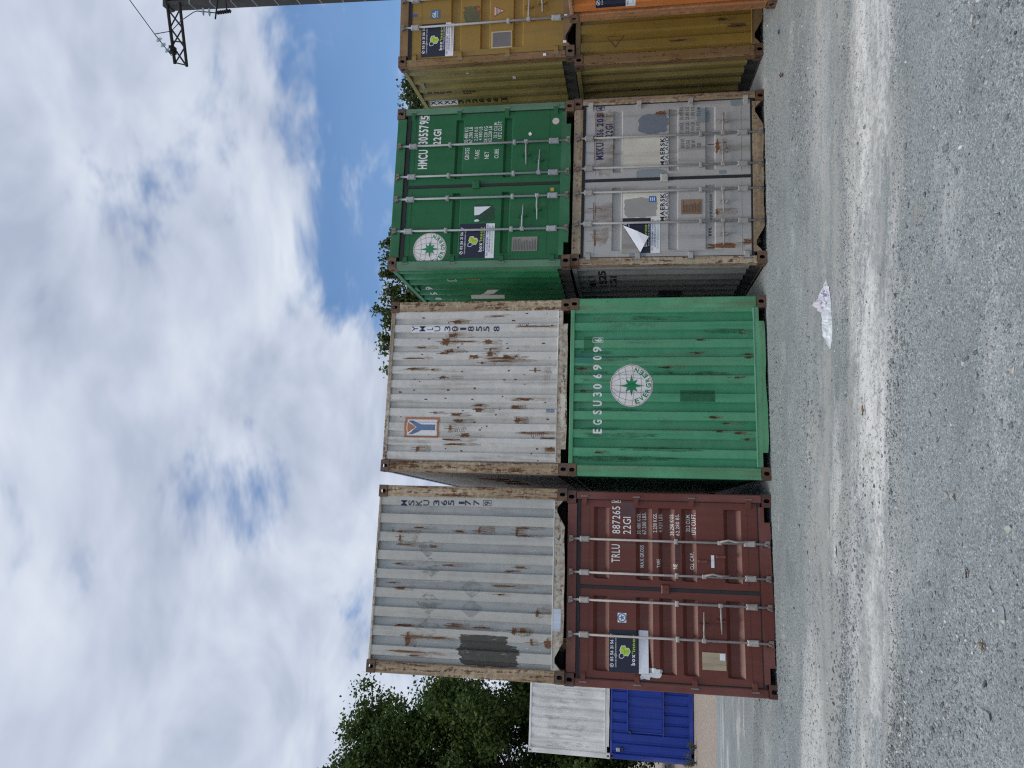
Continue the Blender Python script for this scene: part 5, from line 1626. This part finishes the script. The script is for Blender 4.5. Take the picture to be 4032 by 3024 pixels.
def build_D0():
    ms = gold_mats('dark_gold', 29.0)
    root, fr, sd = shell('D0', 'shipping_container', 'mustard gold ribbed container partly hidden by the orange one, bottom of the rightmost stack', ms, pitch=0.262, edepth=0.040, eout=0.118, eslope=0.020, ephase=0.06, sill='vee', header=0.085, group=GROUP, seed=35)
    ink = INK['dg']
    for ch, z in zip('22G1', (2.37, 2.26, 2.15, 2.04)):
        decal('lettering', fit(text2d(ch, 1), -0.97, -0.885, z - .038, z + .038), sd, 0.003, ink, root)
    uic(root, sd, 0.93, 1.72, ink)
    decal('triangle_outline', ribbon([(-0.98, 2.02), (-0.80, 1.90), (-0.80, 2.14), (-0.98, 2.02)], .012), fr, 0.003, flat('dark_line', (0.12, 0.07, 0.03)), root)
    rng = random.Random(4)
    rusts(root, fr, [[-0.95, -0.93, 1.0, 1.3], [-0.7, -0.66, 0.5, 0.62], [-0.52, -0.5, 1.9, 2.1], [-.78, -.75, 0.2, 0.5]], stain('gold_rust', (0.10, 0.05, 0.02), 0.3, 0.5, 16), 61)


def build_O0():
    ms = cmats('orange', (0.60, 0.185, 0.040), post=(0.40, 0.17, 0.065), seed=33.0, rust=0.12, prust=0.6, dirt=0.22, fadecol=(0.66, 0.225, 0.055), rail=(0.42, 0.22, 0.12), castcol=(0.15, 0.085, 0.055))
    root, fr, sd = shell('O0', 'shipping_container', 'bright orange container standing alone before the mustard gold stack', ms, pitch=0.25, edepth=0.036, eout=0.112, eslope=0.02, ephase=0.05, sill='rect', header=0.06, group='', seed=41)
    sticker(root, fr, DATA['O0']['box']['sticker'][0])


def build_far():
    ex = Vector((math.cos(0.2), math.sin(0.2), 0))
    c = Vector((-11.72, 22.617, -0.333)) + ex * W / 2
    g2 = 'shipping containers stacked before the oak'
    ms = cmats('far_blue', (0.011, 0.040, 0.30), seed=44.0, rust=0.0, prust=0.05, dirt=0.15, castcol=(0.012, 0.02, 0.13), crust=0.1, fadecol=(0.013, 0.045, 0.32), dent=0.2)
    root, fr, sd = shell('far_blue', 'shipping_container', 'royal blue container with a hinged hatch, standing under a white one', ms, pitch=0.305, edepth=0.040, eout=0.20, eslope=0.03, ephase=0.10, sill='rect', header=0.07, group=g2, loc=tuple(c), yaw=0.2, seed=51)
    # serving hatch: proud panel with a drip bar above and a ledge below
    hp = corr_profile(-0.37, 1.05, 0.305, 0.02, 0.20, 0.03, 0.20)
    vs = []; fs = []
    for i, (a, d) in enumerate(hp):
        vs += [(a, -0.010 + d, 0.98), (a, -0.010 + d, 2.03)]
        if i:
            fs.append((2 * i - 2, 2 * i, 2 * i + 1, 2 * i - 1))
    hatch = obj('hatch', vs, fs, ms['end'], root)
    MB().box(-0.40, 1.06, -0.055, 0.016, 2.04, 2.075).build('drip_bar', ms['rail'], hatch)
    MB().box(-0.44, 1.06, -0.045, 0.016, 0.935, 0.965).build('ledge', ms['rail'], hatch)
    MB().box(-0.395, -0.372, -0.03, 0.016, 0.97, 2.035).build('hatch_frame', ms['rail'], hatch)
    MB().tube([(-0.39, -0.03, 2.0), (-0.39, -0.08, 1.93)], 0.035, 8).build('gas_strut_end', plain('dark_metal', (0.03, 0.03, 0.035)), hatch)
    MB().cbox(-0.98, -0.88, -0.06, 0.016, 2.28, 2.40, .01).build('lamp_box', plain('lamp_grey', (0.42, 0.44, 0.46)), root)
    MB().cbox(-0.95, -0.86, -0.05, 0.016, 2.17, 2.25, .01).build('socket_box', plain('dark_metal', (0.03, 0.03, 0.035)), root)
    ms = cmats('far_white', (0.70, 0.70, 0.675), seed=47.0, rust=0.0, prust=0.06, dirt=0.2, castcol=(0.58, 0.57, 0.53), crust=0.2, dent=0.2)
    root, fr, sd = shell('far_white', 'shipping_container', 'white container with grimy streaks stacked on the royal blue one', ms, pitch=0.305, edepth=0.030, eout=0.16, eslope=0.05, ephase=0.12, sill='rect', header=0.075, group=g2, loc=(c.x - 0.02, c.y + 0.01, c.z + H), yaw=0.203, seed=55)
    rng = random.Random(8)
    for k in range(8):
        x = -0.93 + k * 0.262
        decal('grime_streak', blob(x - .10, x + .10, 0.45 + rng.random() * .5, 2.35 - rng.random() * .15, rng, 20, .35), fr, 0.002, stain('grey_grime', (0.34, 0.32, 0.28), 0.36, 0.85, 5.0, amax=.5), root)


for f_ in (build_A1, build_A0, build_B1, build_B0, build_C1, build_C0, build_D1, build_D0, build_O0, build_far):
    f_()
for o in COL.objects:
    if o.get('group') == '':
        del o['group']

# ------------------------------------------------------------------ trees
BARK = plain('bark', (0.075, 0.058, 0.042), 0.9, 0, 0.3, 14, 0.6)


def leaf_material(name, dark, mid, light, transl=0.35):
    m, n = new_mat(name)
    geo = n.add('ShaderNodeNewGeometry')
    tc = n.add('ShaderNodeTexCoord').outputs['Object']
    c = n.ramp(n.math('ADD', n.math('MULTIPLY', geo.outputs['Random Per Island'], 0.6), n.math('MULTIPLY', n.noise(tc, 0.8, 3), 0.4)), [(0.15, dark), (0.5, mid), (0.9, light)])
    d = n.add('ShaderNodeBsdfPrincipled'); n.link(c, d.inputs['Base Color']); d.inputs['Roughness'].default_value = 0.6
    d.inputs['Specular IOR Level'].default_value = 0.25
    t = n.add('ShaderNodeBsdfTranslucent'); n.link(c, t.inputs[0])
    mx = n.add('ShaderNodeMixShader'); mx.inputs[0].default_value = transl
    n.link(d.outputs[0], mx.inputs[1]); n.link(t.outputs[0], mx.inputs[2])
    o = n.add('ShaderNodeOutputMaterial'); n.link(mx.outputs[0], o.inputs[0])
    return m


OAK = leaf_material('oak_leaf', (0.022, 0.044, 0.012), (0.058, 0.100, 0.023), (0.135, 0.185, 0.045))
LOCUST = leaf_material('locust_leaf', (0.040, 0.062, 0.022), (0.080, 0.115, 0.036), (0.145, 0.18, 0.055))


def tree(name, label, base, tips, leaves, leaf, mat, seed, spread, trunk_r, group=None, fork=0.35, sprig=True):
    """trunk and limbs reach every tip; leaves gather in clusters along the outer twigs"""
    rs = np.random.RandomState(seed)
    bx, by, bz = base
    root = empty(name, base)
    tag(root, label, 'tree', group)
    tips = [np.array(t, float) for t in tips]       # (x,y,z,r) relative to base
    top = max(t[2] for t in tips)
    cx = np.mean([t[:2] for t in tips], axis=0)
    mb = MB()
    fk = top * fork
    trunk = [(0, 0, -0.3), (0.05, 0.0, fk * 0.5), (cx[0] * 0.15, cx[1] * 0.15, fk), (cx[0] * 0.5, cx[1] * 0.5, top * 0.62), (cx[0] * 0.8, cx[1] * 0.8, top * 0.82)]
    mb.tube(trunk, [trunk_r * 1.25, trunk_r, trunk_r * 0.85, trunk_r * 0.5, trunk_r * 0.2], 10)
    mb.build('trunk', BARK, root, True)
    lim = MB()
    centers = []; rads = []
    for t in tips:
        p = t[:3]; r = t[3]
        h0 = min(fk + (p[2] - fk) * 0.35 * rs.rand(), top * 0.7)
        h0 = max(h0, fk * 0.8)
        a = np.array([cx[0] * 0.3, cx[1] * 0.3, h0])
        m1 = a + (p - a) * 0.5 + rs.normal(0, 0.12, 3) * np.linalg.norm(p - a) * 0.3
        lim.tube([a, m1, p], [trunk_r * 0.32, trunk_r * 0.18, trunk_r * 0.05], 6)
        nt = 7
        for _ in range(nt):
            d = rs.normal(0, 1, 3); d /= np.linalg.norm(d)
            d[2] = abs(d[2]) * 0.8 if rs.rand() < 0.7 else d[2]
            q = p + d * r * np.array([1, 1, 0.85]) * rs.uniform(0.55, 1.0)
            st = p + (m1 - p) * rs.uniform(0, 0.5)
            lim.tube([st, (st + q) / 2 + rs.normal(0, .06, 3) * r, q], [trunk_r * 0.07, trunk_r * 0.045, trunk_r * 0.015], 5)
            for k in range(6):
                centers.append(st + (q - st) * (0.35 + 0.65 * rs.rand()) + rs.normal(0, 0.16, 3) * r); rads.append(r * spread * rs.uniform(0.6, 1.3))
    lim.build('limbs', BARK, root, True)
    centers = np.array(centers); rads = np.array(rads)
    pr = rads ** 2 / (rads ** 2).sum()
    idx = rs.choice(len(centers), leaves, p=pr)
    P = centers[idx] + rs.normal(0, 1, (leaves, 3)) * rads[idx][:, None] * 0.55
    # leaf: a folded diamond of two triangles
    a = rs.normal(0, 1, (leaves, 3)); a[:, 2] *= 0.7; a /= np.linalg.norm(a, axis=1)[:, None]
    b = rs.normal(0, 1, (leaves, 3)); b -= a * (a * b).sum(1)[:, None]; b /= np.linalg.norm(b, axis=1)[:, None]
    nrm = np.cross(a, b)
    s = leaf * rs.uniform(0.6, 1.35, leaves)[:, None]
    V = np.stack([P - a * s * .5, P + b * s * .34 + nrm * s * .1, P + a * s * .5, P - b * s * .34 + nrm * s * .1], 1).reshape(-1, 3)
    k = np.arange(leaves) * 4
    F = np.concatenate([np.stack([k, k + 1, k + 2], 1), np.stack([k, k + 2, k + 3], 1)])
    np_mesh('crown', V, F, mat, root)
    return root


def lobes(n, rx, ry, z0, z1, r0, r1, seed, shape=1.0):
    rs = np.random.RandomState(seed)
    out = []
    for i in range(n):
        t = (i + 0.5) / n
        z = z0 + (z1 - z0) * t
        prof = math.sin(math.pi * min(1, 0.18 + 0.82 * t) ** shape) ** 0.6
        ang = i * 2.4 + rs.uniform(-.4, .4)
        q = math.sqrt(rs.uniform(0.15, 1.0))
        out.append((rx * prof * q * math.cos(ang), ry * prof * q * math.sin(ang), z, rs.uniform(r0, r1)))
    return out


tree('oak_tree', 'large dark green oak rising behind the white and blue containers', (-20.8, 34.0, -0.35), lobes(64, 7.2, 4.6, 1.6, 16.4, 1.5, 2.4, 4, 0.8), 260000, 0.19, OAK, 21, 0.25, 0.42)
tree('oak_tree', 'smaller dark tree low behind the white container, left of the brown one', (-13.0, 38.5, -0.35), lobes(22, 4.6, 3.6, 1.2, 9.8, 1.2, 2.0, 9, 0.9), 50000, 0.18, OAK, 33, 0.30, 0.28)
tree('leafy_tree', 'light leafy tree whose sprigs stand above the white and dark green containers', (1.95, 20.6, -0.1),
     [(-1.55, 0, 8.75, .42), (-1.15, .2, 8.5, .45), (-0.75, -.2, 9.05, .38), (-0.1, 0, 9.0, .42), (0.35, .1, 8.6, .6), (0.25, 0, 9.3, .30), (0.75, 0, 8.9, .5), (1.2, .2, 8.3, .55), (1.55, 0, 8.85, .40), (1.35, -.2, 9.15, .22), (1.95, 0, 9.0, .34), (2.3, 0.1, 9.05, .24), (2.15, 0, 8.5, .5), (2.55, 0, 8.9, .22), (0.7, 0, 7.9, .8), (0.1, .3, 7.6, .9), (-0.7, 0.1, 7.6, .9), (1.4, 0, 7.4, .9), (0.4, -.3, 6.6, 1.0), (-0.9, 0, 6.3, 1.0), (1.3, 0.3, 6.0, 1.0)], 19000, 0.115, LOCUST, 44, 0.34, 0.14, 'leafy trees behind the row')
tree('leafy_tree', 'light leafy tree showing beside the top corner of the upper gold container', (8.75, 20.8, -0.4),
     [(-0.35, 0, 8.75, .36), (-0.65, 0, 8.6, .32), (0.1, 0, 8.55, .5), (-0.9, 0, 7.9, .5), (-1.0, 0.2, 7.3, .7), (0.5, 0, 7.6, .7), (-0.1, 0.2, 7.0, .9), (0.9, 0, 6.6, .9), (-1.2, 0, 6.2, .8)], 9000, 0.115, LOCUST, 52, 0.34, 0.12, 'leafy trees behind the row')


# ------------------------------------------------------------------ power pole
def build_pole():
    CONC = plain('pole_concrete', (0.062, 0.058, 0.055), 0.85, 0, 0.3, 4, 0.2)
    PALE = plain('pole_rib', (0.30, 0.30, 0.31), 0.8)
    IRON = plain('pole_iron', (0.022, 0.020, 0.022), 0.7, 0.2)
    root = empty('power_pole', (10.69, 18.15, 0.0))
    tag(root, 'tall concrete power pole with a lattice cross arm at the right edge', 'power pole')
    X0, Y0 = 10.69, 18.15

    def q(p):
        return (p[0] - X0, p[1] - Y0, p[2])
    # tapered shaft: outer flanges with recessed web
    mb = MB()
    for (z0, z1) in ((-0.2, 14.42),):
        wb, wt, d = 0.72, 0.275, 0.17
        for s in (-1, 1):
            mb.add([(s * wb, -d, z0), (s * wb, d, z0), (s * (wb - .11), d, z0), (s * (wb - .11), -d, z0), (s * wt, -d, z1), (s * wt, d, z1), (s * (wt - .09), d, z1), (s * (wt - .09), -d, z1)],
                   [(0, 1, 2, 3), (7, 6, 5, 4), (0, 4, 5, 1), (1, 5, 6, 2), (2, 6, 7, 3), (3, 7, 4, 0)])
        mb.add([(-wb + .10, -d * .35, z0), (wb - .10, -d * .35, z0), (wb - .10, d * .35, z0), (-wb + .10, d * .35, z0), (-wt + .08, -d * .35, z1), (wt - .08, -d * .35, z1), (wt - .08, d * .35, z1), (-wt + .08, d * .35, z1)],
               [(0, 1, 5, 4), (1, 2, 6, 5), (2, 3, 7, 6), (3, 0, 4, 7), (4, 5, 6, 7)])
    mb.build('shaft', CONC, root)
    for k in range(12):
        z = 13.75 - k * 0.62
        f = (14.42 - z) / 14.62
        w_ = 0.275 + (0.72 - 0.275) * f
        MB().box(-w_ - .004, w_ + .004, -0.176, 0.176, z - 0.016, z + 0.016).build('shaft_rib', PALE, root)
    MB().cbox(-0.30, 0.30, -0.19, 0.19, 14.43, 14.56, .03).build('cap', CONC, root)

    def bar(a, b, r, name, mat=IRON, parent=root, n=6):
        return MB().tube([q(a), q(b)], r, n).build(name, mat, parent)
    U0, U1 = Vector((10.45, 17.98, 14.415)), Vector((8.897, 18.25, 14.354))
    L0, L1 = Vector((10.45, 17.98, 14.04)), Vector((8.795, 18.25, 13.988))
    arm = bar(U0, U1, 0.045, 'cross_arm')
    bar(L0, L1, 0.042, 'chord', parent=arm)
    for k in range(3):
        t0, t1 = 0.10 + k * 0.30, 0.40 + k * 0.30
        bar(U0.lerp(U1, t0), L0.lerp(L1, t1), 0.024, 'lattice_bar', parent=arm)
        bar(L0.lerp(L1, t0), U0.lerp(U1, t1), 0.020, 'lattice_bar', parent=arm)
    for t in (0.62, 0.98):
        bar(U0.lerp(U1, t), L0.lerp(L1, t), 0.018, 'lattice_bar', parent=arm)
    GL, n = new_mat('insulator_glass')
    g = n.add('ShaderNodeBsdfPrincipled'); g.inputs['Base Color'].default_value = (0.50, 0.66, 0.66, 1); g.inputs['Roughness'].default_value = 0.08
    g.inputs['Transmission Weight'].default_value = 0.55; g.inputs['IOR'].default_value = 1.2
    oo = n.add('ShaderNodeOutputMaterial'); n.link(g.outputs[0], oo.inputs[0])

    def string(a, b, nd, r, mat=GL, gap=1.0):
        a = Vector(q(a)); b = Vector(q(b))
        d = (b - a).normalized()
        s = MB().tube([a, b], 0.014, 6).build('insulator', IRON, root)
        for k in range(nd):
            c = a.lerp(b, (k + 1) / (nd + 1))
            MB().tube([c - d * .035, c - d * .01, c + d * .012, c + d * .03], [r * .35, r, r * .9, r * .25], 14).build('disc', mat, s, True)
        return s
    string((9.057, 18.10, 14.353), (9.371, 17.50, 14.445), 3, 0.085)
    MB().cbox(-1.55, -1.36, -0.12, 0.10, 14.30, 14.42, .03).build('clamp', IRON, root)
    string((9.897, 17.50, 13.20), (9.93, 17.72, 12.80), 2, 0.105)
    string((9.94, 17.74, 12.80), (10.05, 17.90, 12.44), 8, 0.055, IRON)
    bar((10.40, 17.9, 12.85), (9.80, 17.78, 12.845), 0.022, 'bracket')
    bar((10.35, 17.9, 12.62), (9.98, 17.8, 12.52), 0.02, 'bracket')
    cable = MB().tube([q((9.371, 17.5, 14.445)), q((9.55, 17.75, 14.12)), q((9.837, 17.8, 13.875)), q((9.90, 17.55, 13.34)), q((9.897, 17.50, 13.20))], 0.011, 6)
    cable.build('jumper_cable', IRON, root)
    w = MB().tube([(9.371, 17.5, 14.445), (9.75, 16.48, 14.42), (11.6, 11.5, 14.33), (15.5, 1.0, 14.4), (21.0, -14.0, 14.9)], 0.012, 6).build('overhead_wire', IRON)
    tag(w, 'thin overhead wire leaving the insulators of the cross arm', 'wire')


build_pole()

# ------------------------------------------------------------------ loose things on the ground
G = DATA['G']
SHAPES, TRI = stone_shapes(20, 77)


def stone(pos, size, col, label, i, group=None):
    x, y = pos
    col = tuple(v * 0.85 for v in col)
    size *= 0.62
    v = SHAPES[i % 20] * size
    me = bpy.data.meshes.new('stone')
    bm = bmesh.new()
    bv = [bm.verts.new(tuple(p)) for p in v]
    for t in TRI:
        bm.faces.new([bv[k] for k in t])
    bmesh.ops.subdivide_edges(bm, edges=bm.edges[:], cuts=1, use_grid_fill=True)
    rg = random.Random(i)
    for p in bm.verts:
        p.co += Vector((rg.gauss(0, 1), rg.gauss(0, 1), rg.gauss(0, 1))) * size * 0.04
    bm.to_mesh(me); bm.free()
    o = link_mesh('stone', me, plain('stone_%d' % i, col, 0.85, 0, 0.2, 30, 0.4))
    o.location = (x, y, float(gz(x, y)) + size * 0.22)
    o.rotation_euler = (0, 0, i * 1.3)
    tag(o, label, 'stone', group)
    return o


PALE_S, GREY_S, DARK_S, BEIGE_S = (0.62, 0.62, 0.58), (0.36, 0.385, 0.40), (0.14, 0.15, 0.165), (0.66, 0.60, 0.50)
stone(G['s1'], 0.030, DARK_S, 'dark grey stone at the near edge of the dusty track, nearest the crushed bag', 1)
stone(G['s2'], 0.034, PALE_S, 'pale lump of stone lying in the middle of the dusty track', 2)
stone(G['s3'], 0.030, GREY_S, 'light grey stone alone on the gravel just this side of the track', 3)
stone(G['s4'], 0.028, GREY_S, 'light grey stone in the middle of the foreground gravel', 4)
stone(G['s5'], 0.030, BEIGE_S, 'cream rounded stone lying closest to the camera', 5)
stone(G['s6'], 0.034, BEIGE_S, 'cream stone with a dark shadow left of the middle foreground', 6)
stone(G['s7'], 0.026, PALE_S, 'whitish stone beside a rusty trace in the foreground', 7)
stone(G['s8'], 0.032, PALE_S, 'pale stone at the far right of the foreground gravel', 8)
stone(G['s9'], 0.040, (0.50, 0.55, 0.48), 'large pale greenish stone in the left foreground', 9)
stone(G['s10'], 0.045, GREY_S, 'large flat grey stone at the lower left near the dry leaf', 10)
stone(G['s11'], 0.042, GREY_S, 'broad grey stone farthest left in the foreground', 11)
for k, (dx, dy) in enumerate(((0, 0), (-0.07, 0.05), (0.07, -0.03))):
    stone((G['s12'][0] + dx, G['s12'][1] + dy), 0.038 - k * .007, GREY_S, ('largest grey stone, middle of three huddled at the left edge of the track', 'grey stone on the left of three huddled at the edge of the track', 'smallest grey stone, on the right of three huddled at the edge of the track')[k], 12 + k, 'stones huddled at the edge of the track')
stone(G['s13'], 0.034, DARK_S, 'dark stone between the broad grey stone and the dry leaf', 15)


def build_bag():
    """crushed printed plastic bag lying across the track"""
    a = Vector((*G['bagL'], 0)); b = Vector((*G['bagR'], 0))
    c = (a + b) / 2
    ax = (b - a); ln = ax.length; ang = math.atan2(ax.y, ax.x)
    root = empty('plastic_bag', (c.x, c.y, float(gz(c.x, c.y)) + 0.004), (0, 0, ang))
    tag(root, 'crushed white and pink plastic bag with purple print on the dusty track', 'plastic bag')

    def sheet(name, x0, x1, wfn, hfn, mat, seed, nx=34, ny=14):
        rs = np.random.RandomState(seed)
        ph = rs.uniform(0, 6.28, 12)
        vs = []
        for i in range(nx):
            t = i / (nx - 1)
            x = x0 + (x1 - x0) * t
            w0, w1 = wfn(t)
            for j in range(ny):
                s = j / (ny - 1)
                e = 0.012 * math.sin(9 * t + ph[0]) * (1 if j in (0, ny - 1) else 0.3) + rs.normal(0, .004)
                y = w0 + (w1 - w0) * s + e
                edge = min(s, 1 - s) * 2
                h = hfn(t) * (edge ** 0.6) * (0.55 + 0.45 * math.sin(17 * t + 5 * s + ph[1]) * math.sin(11 * s + 7 * t + ph[2])) + rs.normal(0, 0.004) * edge
                xx = x + 0.01 * math.sin(8 * s + ph[3]) + rs.normal(0, .003)
                vs.append((xx, y, max(0.004, h)))
        fs = [(i * ny + j, (i + 1) * ny + j, (i + 1) * ny + j + 1, i * ny + j + 1) for i in range(nx - 1) for j in range(ny - 1)]
        return obj(name, vs, fs, mat, root)
    film, n = new_mat('bag_film')
    tc = n.add('ShaderNodeTexCoord').outputs['Object']
    p = principled(n, Base_Color=n.mix(n.noise(tc, 20, 5), (0.40, 0.44, 0.47), (0.74, 0.78, 0.80)), Roughness=0.35)
    printm, n = new_mat('bag_print')
    tc = n.add('ShaderNodeTexCoord').outputs['Object']
    v = n.noise(n.mapping(tc, scale=(1.0, 2.0, 1)), 17, 3, 0.5, 0.8)
    c = n.mix(n.smooth(v, 0.535, 0.58), (0.76, 0.71, 0.76), (0.24, 0.24, 0.42))
    v2 = n.noise(n.mapping(tc, loc=(3, 1, 0)), 34, 3)
    c = n.mix(n.smooth(v2, 0.60, 0.66), c, (0.76, 0.74, 0.80))
    principled(n, Base_Color=c, Roughness=0.35)
    h = ln / 2
    sheet('film', -h, h, lambda t: (-0.105 * math.sin(math.pi * min(1, t * 1.05 + .02)) ** 0.8 - 0.01, 0.115 * math.sin(math.pi * (t * 0.9 + .05)) ** 0.9 + 0.01), lambda t: 0.10 * math.sin(math.pi * t) + .015, film, 3)
    sheet('printed_panel', -h * 0.22, h * 0.72, lambda t: (-0.075, 0.055 + 0.02 * math.sin(3 * t)), lambda t: 0.15 * math.sin(math.pi * (0.1 + 0.8 * t)), printm, 5, 26, 14)


build_bag()


def scrap(name, label, cat, pos, lx, ly, col, seed, rz=0.0, h=0.012):
    rg = random.Random(seed)
    nx, ny = 7, 4
    vs = []
    for i in range(nx):
        for j in range(ny):
            s, t = i / (nx - 1) - .5, j / (ny - 1) - .5
            tap = 1 - 1.3 * abs(s) ** 1.7
            vs.append((s * lx + rg.gauss(0, .03) * ly, t * ly * tap, h * (0.3 + rg.random() * .7) + abs(s) * h * .6))
    fs = [(i * ny + j, (i + 1) * ny + j, (i + 1) * ny + j + 1, i * ny + j + 1) for i in range(nx - 1) for j in range(ny - 1)]
    nv = len(vs)
    vs2 = vs + [(a, b, c - 0.003) for a, b, c in vs]
    fs2 = fs + [tuple(k + nv for k in reversed(f)) for f in fs]
    o = obj(name, vs2, fs2, plain(name + '_' + str(seed), col, 0.8, 0, 0.3, 40))
    o.location = (pos[0], pos[1], float(gz(*pos)) + 0.004)
    o.rotation_euler = (0, 0, rz)
    tag(o, label, cat)


scrap('dry_leaf', 'curled orange brown dry leaf in the left foreground', 'leaf', G['leaf'], 0.042, 0.022, (0.27, 0.185, 0.11), 2, 0.9, 0.022)
scrap('wood_chip', 'reddish brown splinter on the gravel in the left foreground', 'splinter', G['red'], 0.045, 0.015, (0.15, 0.065, 0.045), 3, 0.3)
scrap('wood_chip', 'brown splinter lying before the gold stack', 'splinter', G['wood'], 0.09, 0.05, (0.20, 0.11, 0.06), 4, 1.1, 0.03)
scrap('bark_strip', 'short strip of orange bark on the pale track', 'bark strip', G['bark'], 0.08, 0.018, (0.22, 0.135, 0.075), 5, 0.1, 0.02)
scrap('paper_strip', 'small white strip of paper on the track before the brown container', 'paper', G['strip'], 0.10, 0.035, (0.80, 0.81, 0.80), 6, 0.2)
scrap('plastic_scrap', 'small blue scrap of plastic before the orange container', 'plastic scrap', G['blue'], 0.07, 0.05, (0.04, 0.16, 0.42), 7, 0.5)

# weeds by the blue container
WEED = leaf_material('weed_leaf', (0.05, 0.07, 0.02), (0.10, 0.12, 0.045), (0.20, 0.20, 0.09))


def weed(pos, h, r, n_, seed, label, group=None):
    rs = np.random.RandomState(seed)
    root = empty('weed', (pos[0], pos[1], float(gz(*pos))))
    tag(root, label, 'weed', group)
    mb = MB()
    V = []; F = []
    for s in range(9):
        a = rs.rand() * 6.28; t = rs.uniform(.3, 1) * r; hh = h * rs.uniform(.6, 1)
        p0 = np.array([0, 0, 0.]); p2 = np.array([t * math.cos(a), t * math.sin(a), hh]); p1 = p2 * .5 + np.array([0, 0, hh * .15])
        mb.tube([p0, p1, p2], [0.006, 0.004, 0.002], 4)
        for k in range(n_):
            q = rs.uniform(.2, 1); c = p0 * (1 - q) ** 2 + 2 * p1 * q * (1 - q) + p2 * q * q + rs.normal(0, .015, 3)
            d = rs.normal(0, 1, 3); d /= np.linalg.norm(d); e = np.cross(d, rs.normal(0, 1, 3)); e /= np.linalg.norm(e)
            l = rs.uniform(.03, .07)
            b = len(V)
            V += [c, c + d * l * .5 + e * l * .25, c + d * l, c + d * l * .5 - e * l * .25]
            F.append((b, b + 1, b + 2, b + 3))
    mb.build('stem', WEED, root)
    np_mesh('foliage', np.array(V), np.array(F), WEED, root)


for k, (x, y) in enumerate(((-11.25, 21.9), (-10.85, 22.0))):
    weed((x, y), 0.42 - .1 * k, 0.35, 26, 60 + k, ('taller ragged weed at the left foot of the blue container', 'shorter ragged weed beside the taller one before the blue container')[k], 'weeds by the blue container')
